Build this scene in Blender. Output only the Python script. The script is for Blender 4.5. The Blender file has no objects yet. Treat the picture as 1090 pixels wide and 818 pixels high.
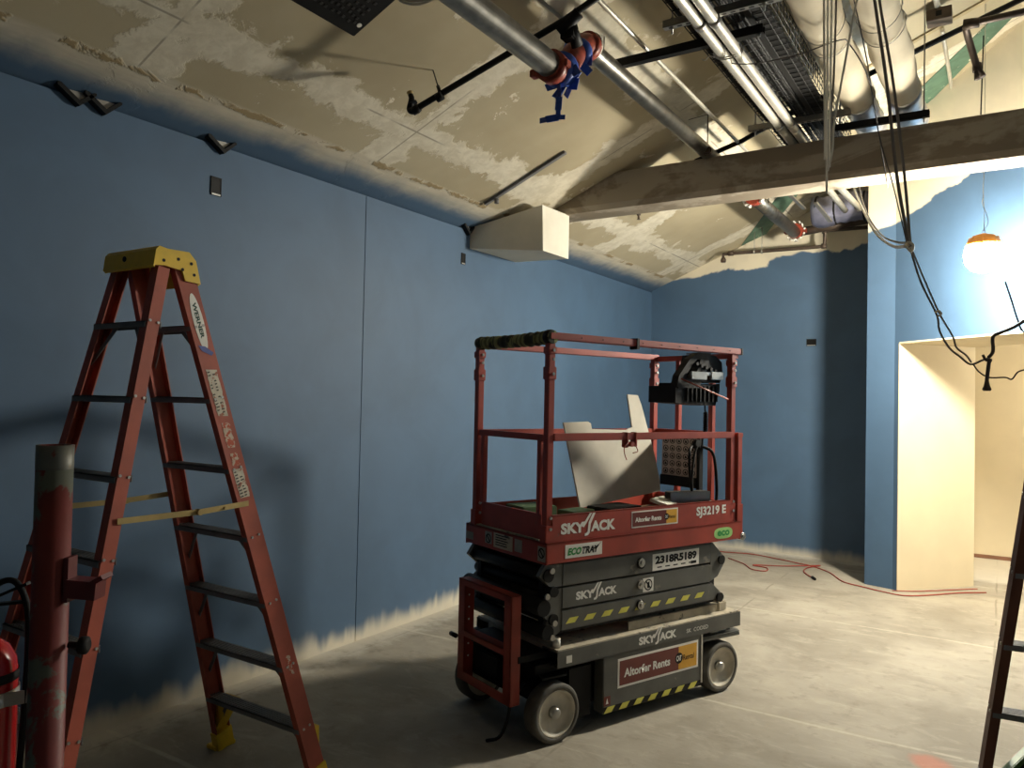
import bpy, bmesh, math, random
from mathutils import Vector, Matrix, Quaternion
random.seed(7)
C = bpy.context.scene.collection
SC = bpy.context.scene

# ------------------------------------------------------------------ camera, world, exposure
CAM_H, FPX, YAW, PITCH, ROLL = 1.84, 812.9, .5705, .022, .0211
def cam_axes():
    f = Vector((-math.sin(YAW)*math.cos(PITCH), math.cos(YAW)*math.cos(PITCH), math.sin(PITCH)))
    r = Vector((math.cos(YAW), math.sin(YAW), 0)); u = r.cross(f)
    return r*math.cos(ROLL)+u*math.sin(ROLL), -r*math.sin(ROLL)+u*math.cos(ROLL), f
RX, UP, FW = cam_axes()
cd = bpy.data.cameras.new('camera'); cam = bpy.data.objects.new('camera', cd); C.objects.link(cam)
cd.sensor_width = 36; cd.lens = FPX/1090*36; cd.clip_start = .05
m = Matrix((RX, UP, -FW)).transposed().to_4x4(); m.translation = (0, 0, CAM_H); cam.matrix_world = m
SC.camera = cam
w = bpy.data.worlds.new('world'); SC.world = w; w.use_nodes = True
w.node_tree.nodes['Background'].inputs[0].default_value = (.5, .5, .5, 1)
w.node_tree.nodes['Background'].inputs[1].default_value = .02
vs = SC.view_settings; vs.view_transform = 'Standard'; vs.look = 'None'; vs.gamma = 1; vs.use_curve_mapping = False
vs.exposure = 1.3
BULB = 430.0        # emission of the hanging work light
BULB_HALL = 110.0
BULB_FILL = 14.0  # emission of the unseen lamp added as weak fill

def at(x, y, Y):
    """world point on the vertical plane at distance Y along the room, seen at photo position x, y"""
    d = FW+RX*((x-545)/FPX)-UP*((y-409)/FPX)
    return Vector((0, 0, CAM_H))+d*(Y/d.y)
WX, WH, K, BY = -4.095, 3.403, .42, 9.93
def cz(X): return WH+K*(X-WX)
def ceil_at(x, y, g=0):
    d = FW+RX*((x-545)/FPX)-UP*((y-409)/FPX); n = Vector((-K, 0, 1)); o = Vector((0, 0, CAM_H))
    return o+d*((Vector((WX, 0, WH-g))-o).dot(n)/d.dot(n))

# ------------------------------------------------------------------ materials
def lin(c):
    return tuple(((v/255)/12.92 if v/255 <= .04045 else ((v/255+.055)/1.055)**2.4) for v in c)+(1,)
class NT:
    def __init__(s, name):
        s.m = bpy.data.materials.new(name); s.m.use_nodes = True; s.t = s.m.node_tree
        s.b = s.t.nodes['Principled BSDF']; s.c = s.t.nodes.new('ShaderNodeTexCoord')
        s.P = s.c.outputs['Object']
    def n(s, k): return s.t.nodes.new(k)
    def put(s, sock, v):
        if hasattr(v, 'is_linked') or isinstance(v, bpy.types.NodeSocket): s.t.links.new(v, sock)
        else: sock.default_value = v
    def math(s, op, a, b=0, c=0, clamp=False):
        x = s.n('ShaderNodeMath'); x.operation = op; x.use_clamp = clamp
        s.put(x.inputs[0], a); s.put(x.inputs[1], b); s.put(x.inputs[2], c); return x.outputs[0]
    def noise(s, scale, detail=3, rough=.55, vec=None, dist=0):
        x = s.n('ShaderNodeTexNoise'); x.inputs['Scale'].default_value = scale; x.inputs['Detail'].default_value = detail
        x.inputs['Roughness'].default_value = rough; x.inputs['Distortion'].default_value = dist
        s.t.links.new(vec or s.P, x.inputs['Vector']); return x.outputs[0]
    def scaled(s, v):
        x = s.n('ShaderNodeMapping'); x.inputs['Scale'].default_value = v; s.t.links.new(s.P, x.inputs['Vector']); return x.outputs[0]
    def rotated(s, ang, v):
        x = s.n('ShaderNodeMapping'); x.inputs['Rotation'].default_value = (0, 0, ang); x.inputs['Scale'].default_value = v
        s.t.links.new(s.P, x.inputs['Vector']); return x.outputs[0]
    def xyz(s, vec=None):
        x = s.n('ShaderNodeSeparateXYZ'); s.t.links.new(vec or s.P, x.inputs[0]); return x.outputs
    def step(s, v, a, b):   # smooth 0..1 between a and b
        x = s.n('ShaderNodeMapRange'); x.interpolation_type = 'SMOOTHSTEP'
        s.put(x.inputs[0], v); x.inputs[1].default_value = a; x.inputs[2].default_value = b; return x.outputs[0]
    def mix(s, f, a, b):
        x = s.n('ShaderNodeMix'); x.data_type = 'RGBA'; s.put(x.inputs[0], f); s.put(x.inputs[6], a); s.put(x.inputs[7], b); return x.outputs[2]
    def color(s, v): s.put(s.b.inputs['Base Color'], v)
    def bump(s, h, strength=.3, dist=.01):
        x = s.n('ShaderNodeBump'); x.inputs['Strength'].default_value = strength; x.inputs['Distance'].default_value = dist
        s.put(x.inputs['Height'], h); s.t.links.new(x.outputs[0], s.b.inputs['Normal'])
_M = {}
def mat(name, rgb, rough=.5, metal=0, var=.12, scale=9, rgb2=None, thr=None, bump=0, bscale=40):
    """plain painted/metal surface with a soft procedural variation; rgb2/thr = worn or dirty patches"""
    if name in _M: return _M[name]
    t = NT(name); c = lin(rgb)
    n1 = t.noise(scale, 4)
    dark = tuple(v*(1-var*1.6) for v in c[:3])+(1,); lite = tuple(min(1, v*(1+var)) for v in c[:3])+(1,)
    col = t.mix(t.step(n1, .3, .7), dark, lite)
    if rgb2 is not None:
        n2 = t.noise(scale*1.3, 6, .65, dist=.3)
        col = t.mix(t.step(n2, thr, thr+.05), col, lin(rgb2))
    t.color(col); t.b.inputs['Roughness'].default_value = rough; t.b.inputs['Metallic'].default_value = metal
    if bump: t.bump(t.noise(bscale, 4), bump, .004)
    if max(rgb) < 30: t.b.inputs['Specular IOR Level'].default_value = .22
    _M[name] = t.m; return t.m
def emis(name, rgb, strength):
    t = NT(name); t.color(lin(rgb)); t.b.inputs['Emission Color'].default_value = rgb_e(rgb); t.b.inputs['Emission Strength'].default_value = strength
    return t.m
def rgb_e(c): return lin(c)

PAINT, PLASTER = (68, 94, 121), (222, 212, 188)
# -- floor
t = NT('concrete')
n1 = t.noise(1.1, 5, .6, dist=.4); n2 = t.noise(7, 6, .65); st = t.noise(2.6, 6, .75, vec=t.rotated(.5, (1, 2.6, 1)), dist=1.2)
n3 = t.noise(38, 4, .7)
c = t.mix(t.step(n1, .3, .7), lin((134, 127, 113)), lin((163, 156, 141)))
c = t.mix(t.math('MULTIPLY', t.step(st, .5, .7), .4), c, lin((182, 174, 157)))
c = t.mix(t.math('MULTIPLY', t.step(n2, .52, .72), .5), c, lin((118, 110, 96)))
c = t.mix(t.math('MULTIPLY', t.step(n3, .6, .8), .35), c, lin((92, 84, 72)))
X, Y, Z = t.xyz()
Xw = t.math('ADD', X, t.math('MULTIPLY', n1, .06)); Yw = t.math('ADD', Y, t.math('MULTIPLY', n1, .06))
jx = t.math('ABSOLUTE', t.math('SUBTRACT', t.math('WRAP', Xw, 1.05, -.9), 0.0))
jy = t.math('ABSOLUTE', t.math('SUBTRACT', t.math('WRAP', Yw, 5.9, 3.55), 4.75))
lines = t.math('MULTIPLY', t.math('SUBTRACT', 1, t.step(jy, .008, .02)), t.step(n2, .35, .5))
c = t.mix(t.math('MULTIPLY', lines, .35), c, lin((205, 196, 176)))
l2 = t.math('MULTIPLY', t.math('SUBTRACT', 1, t.step(jx, .004, .012)), t.step(n1, .45, .55))
c = t.mix(t.math('MULTIPLY', l2, .45), c, lin((96, 86, 70)))
# white plaster dust along the foot of the left and back walls
dw = t.math('MINIMUM', t.math('SUBTRACT', X, WX), t.math('SUBTRACT', BY, Y))
dst = t.math('SUBTRACT', 1, t.step(t.math('ADD', dw, t.math('MULTIPLY', t.math('SUBTRACT', n2, .5), .5)), .05, .3))
c = t.mix(t.math('MULTIPLY', dst, .6), c, lin((214, 208, 194)))
ds = t.math('ADD', t.math('ADD', t.math('POWER', t.math('ADD', X, .30), 2), t.math('POWER', t.math('SUBTRACT', Y, 4.58), 2)), t.math('MULTIPLY', t.math('SUBTRACT', n2, .5), .02))
c = t.mix(t.math('MULTIPLY', t.math('SUBTRACT', 1, t.step(ds, .002, .016)), .55), c, lin((196, 104, 76)))  # chalky orange stain
t.color(c); t.b.inputs['Roughness'].default_value = .72; t.bump(t.math('ADD', n2, t.math('MULTIPLY', n3, .4)), .25, .01); M_FLOOR = t.m
# -- ceiling: bare board with joint compound along the seams and overspray by the left wall
t = NT('taped_drywall')
X, Y, Z = t.xyz(); nb = t.noise(2.6, 5, .6, dist=.6); nf = t.noise(9, 6, .7, dist=.4); nl = t.noise(.9, 4, .6)
strk = t.noise(3, 5, .7, vec=t.scaled((5, .8, 1)), dist=.3)
dX = t.math('ABSOLUTE', t.math('SUBTRACT', t.math('WRAP', X, .61-3.42, -.61-3.42), -3.42))
dY = t.math('ABSOLUTE', t.math('SUBTRACT', t.math('WRAP', Y, 2.24+.9, 2.24-.9), 2.24))
wob = t.math('MULTIPLY', t.math('SUBTRACT', nb, .5), .55)
wob2 = t.math('ADD', wob, t.math('MULTIPLY', t.math('SUBTRACT', nf, .5), .22))
mud = t.math('MAXIMUM', t.math('SUBTRACT', 1, t.step(t.math('ADD', dX, wob2), .1, .15)), t.math('SUBTRACT', 1, t.step(t.math('ADD', dY, wob2), .11, .16)))
mud = t.math('MAXIMUM', mud, t.step(t.math('ADD', nb, t.math('MULTIPLY', nf, .3)), .80, .84))
c = t.mix(t.step(nl, .35, .65), lin((170, 158, 130)), lin((182, 171, 143)))
mc = t.mix(t.step(nf, .35, .65), lin((206, 198, 177)), lin((226, 219, 200)))
c = t.mix(t.math('MULTIPLY', mud, .9), c, mc)
ln = t.math('MAXIMUM', t.math('SUBTRACT', 1, t.step(dX, .003, .009)), t.math('SUBTRACT', 1, t.step(dY, .003, .009)))
ln = t.math('MULTIPLY', ln, t.step(nl, .5, .56)); c = t.mix(t.math('MULTIPLY', ln, .55), c, lin((84, 74, 58)))
# strip by the wall: skim coat, scraped ridge, blue overspray
low = t.math('SUBTRACT', 1, t.step(X, -3.80, -3.76)); c = t.mix(low, c, t.mix(t.step(strk, .3, .7), lin((186, 178, 158)), lin((206, 198, 178))))
rg = t.math('ABSOLUTE', t.math('ADD', X, t.math('ADD', 3.80, t.math('MULTIPLY', t.math('SUBTRACT', nf, .5), .1))))
ridge = t.math('MULTIPLY', t.math('SUBTRACT', 1, t.step(rg, .012, .028)), t.step(nb, .46, .52)); c = t.mix(t.math('MULTIPLY', ridge, .9), c, lin((150, 130, 92)))
osp = t.math('SUBTRACT', 1, t.step(t.math('ADD', X, t.math('MULTIPLY', t.math('SUBTRACT', nb, .5), .2)), -4.04, -3.82)); c = t.mix(osp, c, lin(PAINT))
t.color(c); t.b.inputs['Roughness'].default_value = .85
t.bump(t.math('ADD', t.math('MULTIPLY', nf, .4), t.math('ADD', mud, t.math('MULTIPLY', ridge, 4))), .35, .006); M_CEIL = t.m
# -- plaster patched beam
t = NT('patched_beam')
nb = t.noise(1.6, 5, .6, dist=.7, vec=t.scaled((.7, 1, 1.8))); nf = t.noise(8, 6, .7)
c = t.mix(t.step(t.math('ADD', nb, t.math('MULTIPLY', nf, .2)), .58, .68), lin((138, 126, 108)), lin((170, 159, 141)))
t.color(c); t.b.inputs['Roughness'].default_value = .85; t.bump(nf, .2, .005); M_BEAM = t.m
# -- walls
def wall_mat(name, paint, edge=None, low=.05, lowamp=.24):
    t = NT(name); X, Y, Z = t.xyz(); nb = t.noise(1.6, 4, .6, dist=.4); nf = t.noise(11, 5, .7); ns = t.noise(2, 2, .5, vec=t.scaled((3.4, 3.4, .8)), dist=.5)
    c = t.mix(t.step(nb, .3, .7), lin(tuple(v*.96 for v in paint)), lin(tuple(min(255, v*1.03) for v in paint)))
    pl = t.mix(t.step(nb, .3, .7), lin((208, 199, 178)), lin(PLASTER))
    band = t.math('SUBTRACT', 1, t.step(t.math('SUBTRACT', Z, t.math('MULTIPLY', t.math('SUBTRACT', ns, .42), lowamp)), low-.05, low+.1))
    c = t.mix(t.math('MULTIPLY', band, .8), c, pl)
    if edge:  # bare plaster above a hand-cut paint edge: z > a + b*X
        a, b = edge
        e = t.math('SUBTRACT', Z, t.math('ADD', a, t.math('MULTIPLY', X, b)))
        e = t.math('ADD', e, t.math('MULTIPLY', t.math('SUBTRACT', nb, .5), .35))
        c = t.mix(t.step(e, 0, .03), c, pl)
    t.color(c); t.b.inputs['Roughness'].default_value = .62; t.bump(nf, .12, .004); return t.m
M_WALL = wall_mat('blue_wall_paint', PAINT)
M_WALLB = wall_mat('blue_paint_below_bare_plaster', PAINT, (3.98, .125), .02, .14)
M_WALLR = wall_mat('blue_paint_round_the_opening', PAINT, (4.09, .33), -.1, .1)
M_CREAM = mat('cream_plaster', (204, 192, 164), .75, var=.03, scale=2, bump=.1)
M_WHITE = mat('white_plaster', (214, 208, 192), .75, var=.05, scale=3, bump=.1)
M_LRED = mat('lift_red_paint', (152, 56, 40), .45, var=.12, scale=6, rgb2=(112, 70, 56), thr=.68)
M_LGREY = mat('lift_dark_grey_paint', (86, 86, 81), .45, var=.13, scale=5, rgb2=(116, 111, 100), thr=.63)
M_LDUST = mat('dusty_grey_steel', (176, 166, 145), .7, var=.15, scale=8, rgb2=(88, 84, 76), thr=.6)
M_BLACK = mat('black_plastic', (20, 20, 21), .65, var=.2)
M_BLKST = mat('black_steel', (17, 17, 17), .55, var=.2)
M_RUBBER = mat('grey_rubber', (86, 83, 76), .8, var=.16, scale=12, bump=.2)
M_RIM = mat('cream_wheel_rim', (196, 188, 170), .6, var=.12, scale=10)
M_STEEL = mat('zinc_steel', (176, 174, 168), .35, metal=.85, var=.1)
M_GALV = mat('galvanised_pipe_steel', (112, 110, 104), .36, metal=.85, var=.2, scale=14)
M_EMT = mat('bright_conduit', (204, 200, 188), .4, metal=.55, var=.06)
M_ORANGE = mat('orange_fibreglass', (158, 74, 54), .6, var=.1, scale=7)
M_ORANGE_SHADE = mat('shaded_orange_fibreglass', (92, 50, 34), .6, var=.12, scale=7)  # orange fibreglass darkened to brown, the unlit side's shade put into the colour
M_YELLOW = mat('yellow_plastic', (222, 184, 38), .45, var=.08)
M_ALU = mat('dull_grey_aluminium', (112, 112, 113), .6, metal=.1, var=.12)
M_BRASS = mat('brass_plated_strap', (178, 156, 104), .4, metal=.6, var=.1)
M_DUCT = mat('duct_insulation_wrap', (196, 185, 160), .85, var=.06, scale=4, bump=.5, bscale=9)
M_FOIL = mat('foil_duct_skin', (190, 192, 196), .3, metal=.8, var=.12, scale=9, bump=1, bscale=14)
M_GREENB = mat('green_drywall', (88, 118, 98), .8, var=.12, scale=8, rgb2=(196, 194, 176), thr=.64)
M_CABLEG = mat('grey_cable', (112, 106, 100), .5, var=.06)
M_CABLEW = mat('white_cable', (222, 218, 206), .5, var=.05)
M_CABLEB = mat('dark_cable', (66, 60, 58), .5, var=.06)
M_DECAL = mat('white_sticker', (226, 224, 216), .4, var=.04)
M_INK = mat('black_print', (14, 14, 14), .45, var=.03)
M_GREEN = mat('green_print', (36, 142, 66), .45, var=.04)
M_MAROON = mat('maroon_print', (104, 40, 34), .4, var=.05)
M_AMBER = mat('amber_print', (214, 160, 48), .4, var=.05)
M_STRIPE = mat('hazard_yellow', (206, 200, 84), .45, var=.08)
M_REDPIPE = mat('worn_red_pipe_paint', (112, 34, 28), .55, var=.15, scale=4, rgb2=(92, 96, 84), thr=.49)
M_EXT = mat('gloss_red_cylinder', (160, 14, 20), .25, var=.05)
M_ROUGE = mat('coupling_red', (150, 62, 44), .45, var=.2, scale=30)
M_BLUET = mat('blue_tape', (44, 82, 172), .5, var=.15, scale=30)
M_DKBROWN = mat('dark_brown_pipe', (84, 72, 62), .5, metal=.4, var=.15)
M_REDC = mat('red_cord', (150, 56, 44), .6, var=.05)
M_CAP = mat('orange_lamp_cap', (224, 146, 52), .5, var=.05)
M_GYP = mat('gypsum_offcut_paper', (208, 202, 186), .8, var=.05, scale=6)
M_BULB = emis('lamp_glow', (255, 246, 226), BULB)
M_BULBH = emis('hall_lamp_glow', (255, 244, 222), BULB_HALL)
M_BULBF = emis('fill_lamp_glow', (255, 244, 222), BULB_FILL)
def camo():
    t = NT('camouflage_cloth'); a = t.noise(14, 3, vec=t.scaled((1, 1, .5)), dist=.6); b = t.noise(22, 2)
    wv = t.n('ShaderNodeTexWave'); wv.inputs['Scale'].default_value = 7; wv.bands_direction = 'Y'; wv.inputs['Distortion'].default_value = 2
    t.t.links.new(t.P, wv.inputs['Vector'])
    c = t.mix(t.step(a, .45, .52), lin((132, 134, 86)), lin((44, 48, 34))); c = t.mix(t.step(b, .6, .65), c, lin((112, 106, 74)))
    c = t.mix(t.math('MULTIPLY', t.step(wv.outputs[1], .6, .8), .55), c, lin((18, 20, 14)))
    t.color(c); t.b.inputs['Roughness'].default_value = .85; return t.m
M_CAMO = camo()

# ------------------------------------------------------------------ mesh helpers
class MB:
    def __init__(s, M=None): s.b = bmesh.new(); s.M = M or Matrix.Identity(4)
    def _v(s, p): return s.b.verts.new(s.M @ Vector(p))
    def poly(s, pts): 
        return s.b.faces.new([s._v(p) for p in pts])
    def hexa(s, P):
        v = [s._v(p) for p in P]
        for f in ((0, 3, 2, 1), (4, 5, 6, 7), (0, 1, 5, 4), (1, 2, 6, 5), (2, 3, 7, 6), (3, 0, 4, 7)): s.b.faces.new([v[i] for i in f])
        return s
    def box(s, x0, x1, y0, y1, z0, z1, bev=0):
        if not bev: return s.hexa([(x0, y0, z0), (x1, y0, z0), (x1, y1, z0), (x0, y1, z0), (x0, y0, z1), (x1, y0, z1), (x1, y1, z1), (x0, y1, z1)])
        n = bmesh.new(); bmesh.ops.create_cube(n, size=1)
        for v in n.verts: v.co = Vector(((x0+x1)/2+v.co.x*(x1-x0), (y0+y1)/2+v.co.y*(y1-y0), (z0+z1)/2+v.co.z*(z1-z0)))
        bmesh.ops.bevel(n, geom=n.edges[:], offset=min(bev, abs(x1-x0)*.45, abs(y1-y0)*.45, abs(z1-z0)*.45), segments=2, affect='EDGES')
        s.add(n); return s
    def add(s, n, M=None):
        mp = {v: s.b.verts.new(s.M @ ((M @ v.co) if M else v.co)) for v in n.verts}
        for f in n.faces:
            try: g = s.b.faces.new([mp[v] for v in f.verts]); g.smooth = f.smooth
            except ValueError: pass
        n.free()
    def prism(s, pts, F, d0, d1):
        """polygon pts (a,b) extruded from d0 to d1; F maps (a,b,d) to xyz"""
        A = [s._v(F(a, b, d0)) for a, b in pts]; B = [s._v(F(a, b, d1)) for a, b in pts]; n = len(pts)
        s.b.faces.new(A[::-1]); s.b.faces.new(B)
        for i in range(n): s.b.faces.new([A[i], A[(i+1) % n], B[(i+1) % n], B[i]])
        return s
    def rings(s, rings, cap=True, smooth=True, close=False):
        R = [[s._v(p) for p in r] for r in rings]; n = len(R[0])
        prs = list(zip(R, R[1:]))+([(R[-1], R[0])] if close else [])
        for a, b in prs:
            for i in range(n):
                f = s.b.faces.new([a[i], a[(i+1) % n], b[(i+1) % n], b[i]]); f.smooth = smooth
        if cap and not close:
            s.b.faces.new(R[0][::-1]); s.b.faces.new(R[-1])
        return s
    def lathe(s, prof, o, ax, seg=28, cap=True):
        """prof = (radius, distance along ax)"""
        o = Vector(o); ax = Vector(ax).normalized(); e = ax.orthogonal().normalized(); g = ax.cross(e)
        return s.rings([[o+ax*h+(e*math.cos(2*math.pi*i/seg)+g*math.sin(2*math.pi*i/seg))*max(r, 1e-4) for i in range(seg)] for r, h in prof], cap)
    def cyl(s, a, b, r, seg=20, r2=None):
        a = Vector(a); b = Vector(b); return s.lathe([(r, 0), (r if r2 is None else r2, (b-a).length)], a, b-a, seg)
    def pipe(s, a, b, r, wall, seg=28):
        a = Vector(a); b = Vector(b); L = (b-a).length
        return s.lathe([(r, 0), (r, L), (r-wall, L), (r-wall, 0), (r, 0)], a, b-a, seg, cap=False)
    def tube(s, pts, r, seg=8, smooth=0):
        P = [Vector(p) for p in pts]
        if smooth and len(P) > 2:
            Q = []
            E = [P[0]*2-P[1]]+P+[P[-1]*2-P[-2]]
            for i in range(1, len(E)-2):
                for k in range(smooth):
                    u = k/smooth; a, b, c, d = E[i-1:i+3]
                    Q.append(.5*((2*b)+(c-a)*u+(2*a-5*b+4*c-d)*u*u+(3*b-a-3*c+d)*u**3))
            Q.append(P[-1]); P = Q
        T = [(P[min(i+1, len(P)-1)]-P[max(i-1, 0)]).normalized() for i in range(len(P))]
        e = T[0].orthogonal().normalized(); R = []
        for i, p in enumerate(P):
            if i:
                q = T[i-1].rotation_difference(T[i]); e = (q @ e).normalized()
            g = T[i].cross(e); rr = r(i/(len(P)-1)) if callable(r) else r
            R.append([p+(e*math.cos(2*math.pi*k/seg)+g*math.sin(2*math.pi*k/seg))*rr for k in range(seg)])
        return s.rings(R)
    def bar(s, a, b, wd, ht, up=(0, 0, 1)):
        """rectangular bar from a to b; ht measured along up"""
        a = Vector(a); b = Vector(b); t_ = (b-a).normalized(); sd = t_.cross(Vector(up)).normalized()*wd/2; u = sd.cross(t_).normalized()*ht/2
        return s.hexa([a-sd-u, a+sd-u, b+sd-u, b-sd-u, a-sd+u, a+sd+u, b+sd+u, b-sd+u])
    def text(s, string, width, height, F, d=.0012, bold=0):
        cu = bpy.data.curves.new('t', 'FONT'); cu.body = string; cu.size = 1; cu.extrude = 0; cu.offset = bold; cu.resolution_u = 3
        o = bpy.data.objects.new('t', cu); C.objects.link(o); dg = bpy.context.evaluated_depsgraph_get()
        me = bpy.data.meshes.new_from_object(o.evaluated_get(dg)); bpy.data.objects.remove(o); bpy.data.curves.remove(cu)
        xs = [v.co.x for v in me.vertices]; ys = [v.co.y for v in me.vertices]; x0, x1, y0, y1 = min(xs), max(xs), min(ys), max(ys)
        n = bmesh.new(); n.from_mesh(me); bpy.data.meshes.remove(me)
        bmesh.ops.dissolve_limit(n, angle_limit=.01, verts=n.verts, edges=n.edges)
        for v in n.verts: v.co = Vector(F((v.co.x-x0)/(x1-x0)*width, (v.co.y-y0)/(y1-y0)*height, d))
        s.add(n); return s
    def split(s, name, m, parent=None):
        """one object per loose piece"""
        left = set(s.b.verts); out = []
        while left:
            st = [left.pop()]; isl = [st[0]]
            while st:
                v = st.pop()
                for e in v.link_edges:
                    w_ = e.other_vert(v)
                    if w_ in left: left.discard(w_); st.append(w_); isl.append(w_)
            nb_ = MB(); mp = {v: nb_.b.verts.new(v.co) for v in isl}; iss = set(isl)
            for f in s.b.faces:
                if f.verts[0] in iss: g = nb_.b.faces.new([mp[v] for v in f.verts]); g.smooth = f.smooth
            out.append(nb_.build(name, m, parent))
        s.b.free(); return out
    def build(s, name, m, parent=None, loc=None):
        bmesh.ops.recalc_face_normals(s.b, faces=s.b.faces)
        me = bpy.data.meshes.new(name); s.b.to_mesh(me); s.b.free(); me.materials.append(m)
        o = bpy.data.objects.new(name, me); C.objects.link(o)
        if parent: o.parent = parent
        if loc is not None: o.location = loc
        return o
def tag(o, label, cat, group=None, kind=None):
    o['label'] = label; o['category'] = cat
    if group: o['group'] = group
    if kind: o['kind'] = kind
    return o
def thing(name, label, cat, loc=(0, 0, 0), rz=0, group=None):
    o = bpy.data.objects.new(name, None); C.objects.link(o); o.location = loc; o.rotation_euler = (0, 0, rz); o.empty_display_size = .1
    return tag(o, label, cat, group)
def struct(mb, name, m, label=None):
    o = mb.build(name, m); o['kind'] = 'structure'
    o['label'] = label or name.replace('_', ' '); o['category'] = name.split('_')[0]; return o
def copy_tree(o, parent=None):
    c = o.copy(); C.objects.link(c)
    if parent: c.parent = parent
    for ch in list(o.children): copy_tree(ch, c)
    return c

# ------------------------------------------------------------------ the room
D, NB = Vector((.75, -.66, 0)).normalized(), Vector((.66, .75, 0)).normalized()
P0 = Vector((-.92, 8.69, 0))
MR = Matrix((D, NB, Vector((0, 0, 1)))).transposed().to_4x4(); MR.translation = P0
struct(MB().box(-4.6, 4.2, -3.8, 11.8, -.12, 0), 'floor', M_FLOOR, 'dusty mottled concrete floor')
b = MB(); b.hexa([(WX-.3, -3.8, cz(WX-.3)), (3.8, -3.8, cz(3.8)), (3.8, 11.6, cz(3.8)), (WX-.3, 11.6, cz(WX-.3)),
                  (WX-.3, -3.8, cz(WX-.3)+.12), (3.8, -3.8, cz(3.8)+.12), (3.8, 11.6, cz(3.8)+.12), (WX-.3, 11.6, cz(WX-.3)+.12)])
struct(b, 'ceiling', M_CEIL, 'sloping ceiling of bare drywall with patched seams')
b = MB(); b.box(WX-.2, WX, -3.6, 4.262, 0, WH-.02); b.box(WX-.2, WX, 4.27, BY+.2, 0, WH-.02); b.box(WX-.2, WX-.006, 4.262, 4.27, 0, WH-.02)
struct(b, 'wall_left', M_WALL, 'long blue wall with a vertical joint')
def pw(b, x0, x1, y0, y1, z0=0):   # wall block whose top follows the ceiling
    return b.hexa([(x0, y0, z0), (x1, y0, z0), (x1, y1, z0), (x0, y1, z0), (x0, y0, cz(x0)), (x1, y0, cz(x1)), (x1, y1, cz(x1)), (x0, y1, cz(x0))])
struct(pw(MB(), WX, -.35, BY, BY+.15), 'wall_back', M_WALLB, 'blue back wall with bare plaster along its top')
struct(pw(MB(), WX, 3.5, -3.6, -3.45), 'wall_near', M_WALL, 'wall behind the viewer')
struct(pw(MB(), 3.5, 3.65, -3.6, 4.9), 'wall_right', M_WALL, 'right-hand wall')
def oblique(b, s0, s1, z0, t1=.95):
    P = []
    for z in ('b', 't'):
        for s_, t_ in ((s0, 0), (s1, 0), (s1, t1), (s0, t1)):
            q = MR @ Vector((s_, t_, 0)); P.append((q.x, q.y, z0 if z == 'b' else cz(q.x)))
    return b.hexa(P)
b = MB(); oblique(b, -.02, .05, 0); oblique(b, .05, 1.75, 2.52); oblique(b, 1.75, 5.95, 0)
struct(b, 'wall_oblique', M_WALLR, 'oblique blue wall over the wide opening')['category'] = 'wall'
b = MB()   # blue return beside the opening
pts = [(-1.2, 8.78), (-.925, 8.695), (-.30, 9.40), (-.30, BY+.02), (-1.2, BY+.02)]
A = [b._v((x, y, 0)) for x, y in pts]; B = [b._v((x, y, cz(x))) for x, y in pts]
b.b.faces.new(A[::-1]); b.b.faces.new(B)
for i in range(5): b.b.faces.new([A[i], A[(i+1) % 5], B[(i+1) % 5], B[i]])
struct(b, 'wall_return', M_WALLR, 'narrow blue wall return with a bare plaster top')
# cream lining of the opening
b = MB(MR); b.box(.05, .058, -.004, .97, 0, 2.512); struct(b, 'trim_1', M_CREAM, 'cream plastered jamb of the wide opening')
b = MB(MR); b.box(.058, 1.742, -.004, .97, 2.504, 2.52); struct(b, 'trim_2', M_CREAM, 'cream plastered head of the wide opening')
b = MB(MR); b.box(1.742, 1.75, -.004, .97, 0, 2.512); struct(b, 'trim_3', M_CREAM, 'cream plastered far jamb of the wide opening')
# hallway beyond
struct(MB().box(-.6, 4.2, 11.27, 11.45, 0, 2.9), 'wall_hall_back', M_CREAM, 'cream hallway wall beyond the opening')
b = MB(); b.box(-.42, -.301, BY-.55, 11.3, 0, 2.9); struct(b, 'wall_hall_left', M_CREAM, 'left wall of the hallway')
b = MB(); b.box(4.0, 4.2, 5.0, 11.4, 0, 2.9); struct(b, 'wall_hall_right', M_CREAM, 'right wall of the hallway')
b = MB(); oblique_top = [(-.3, 9.5), (-.15, 9.3), (3.9, 5.6), (4.1, 5.6), (4.1, 11.3), (-.3, 11.3)]
b.prism(oblique_top, lambda a, c_, d: (a, c_, d), 2.9, 2.98); struct(b, 'ceiling_hall', M_CREAM, 'hallway ceiling')
struct(MB().box(-.3, 4.0, 11.255, 11.27, 0, .045), 'baseboard_hall', mat('brown_base', (120, 84, 62), .6), 'thin brown baseboard of the hallway')
# patched downstand beam across the room, chamfered lower edge
b = MB(); b.prism([(6.18, 3.63), (6.215, 3.585), (6.50, 3.585), (6.50, 3.90), (6.18, 3.90)], lambda y, z, d: (d, y, z), -3.66, 1.95)
struct(b, 'trim_4', M_BEAM, 'patched plaster downstand beam crossing the room')
b = MB(); b.hexa([(WX, 5.62, 3.222), (-3.425, 5.80, 3.175), (-3.425, 6.27, 3.18), (WX, 6.40, 3.225), (WX, 5.62, 3.41), (-3.44, 5.80, 3.585), (-3.425, 6.27, 3.59), (WX, 6.40, 3.41)])
struct(b, 'trim_5', M_WHITE, 'boxed plaster bearing under the wall end of the beam')
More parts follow.
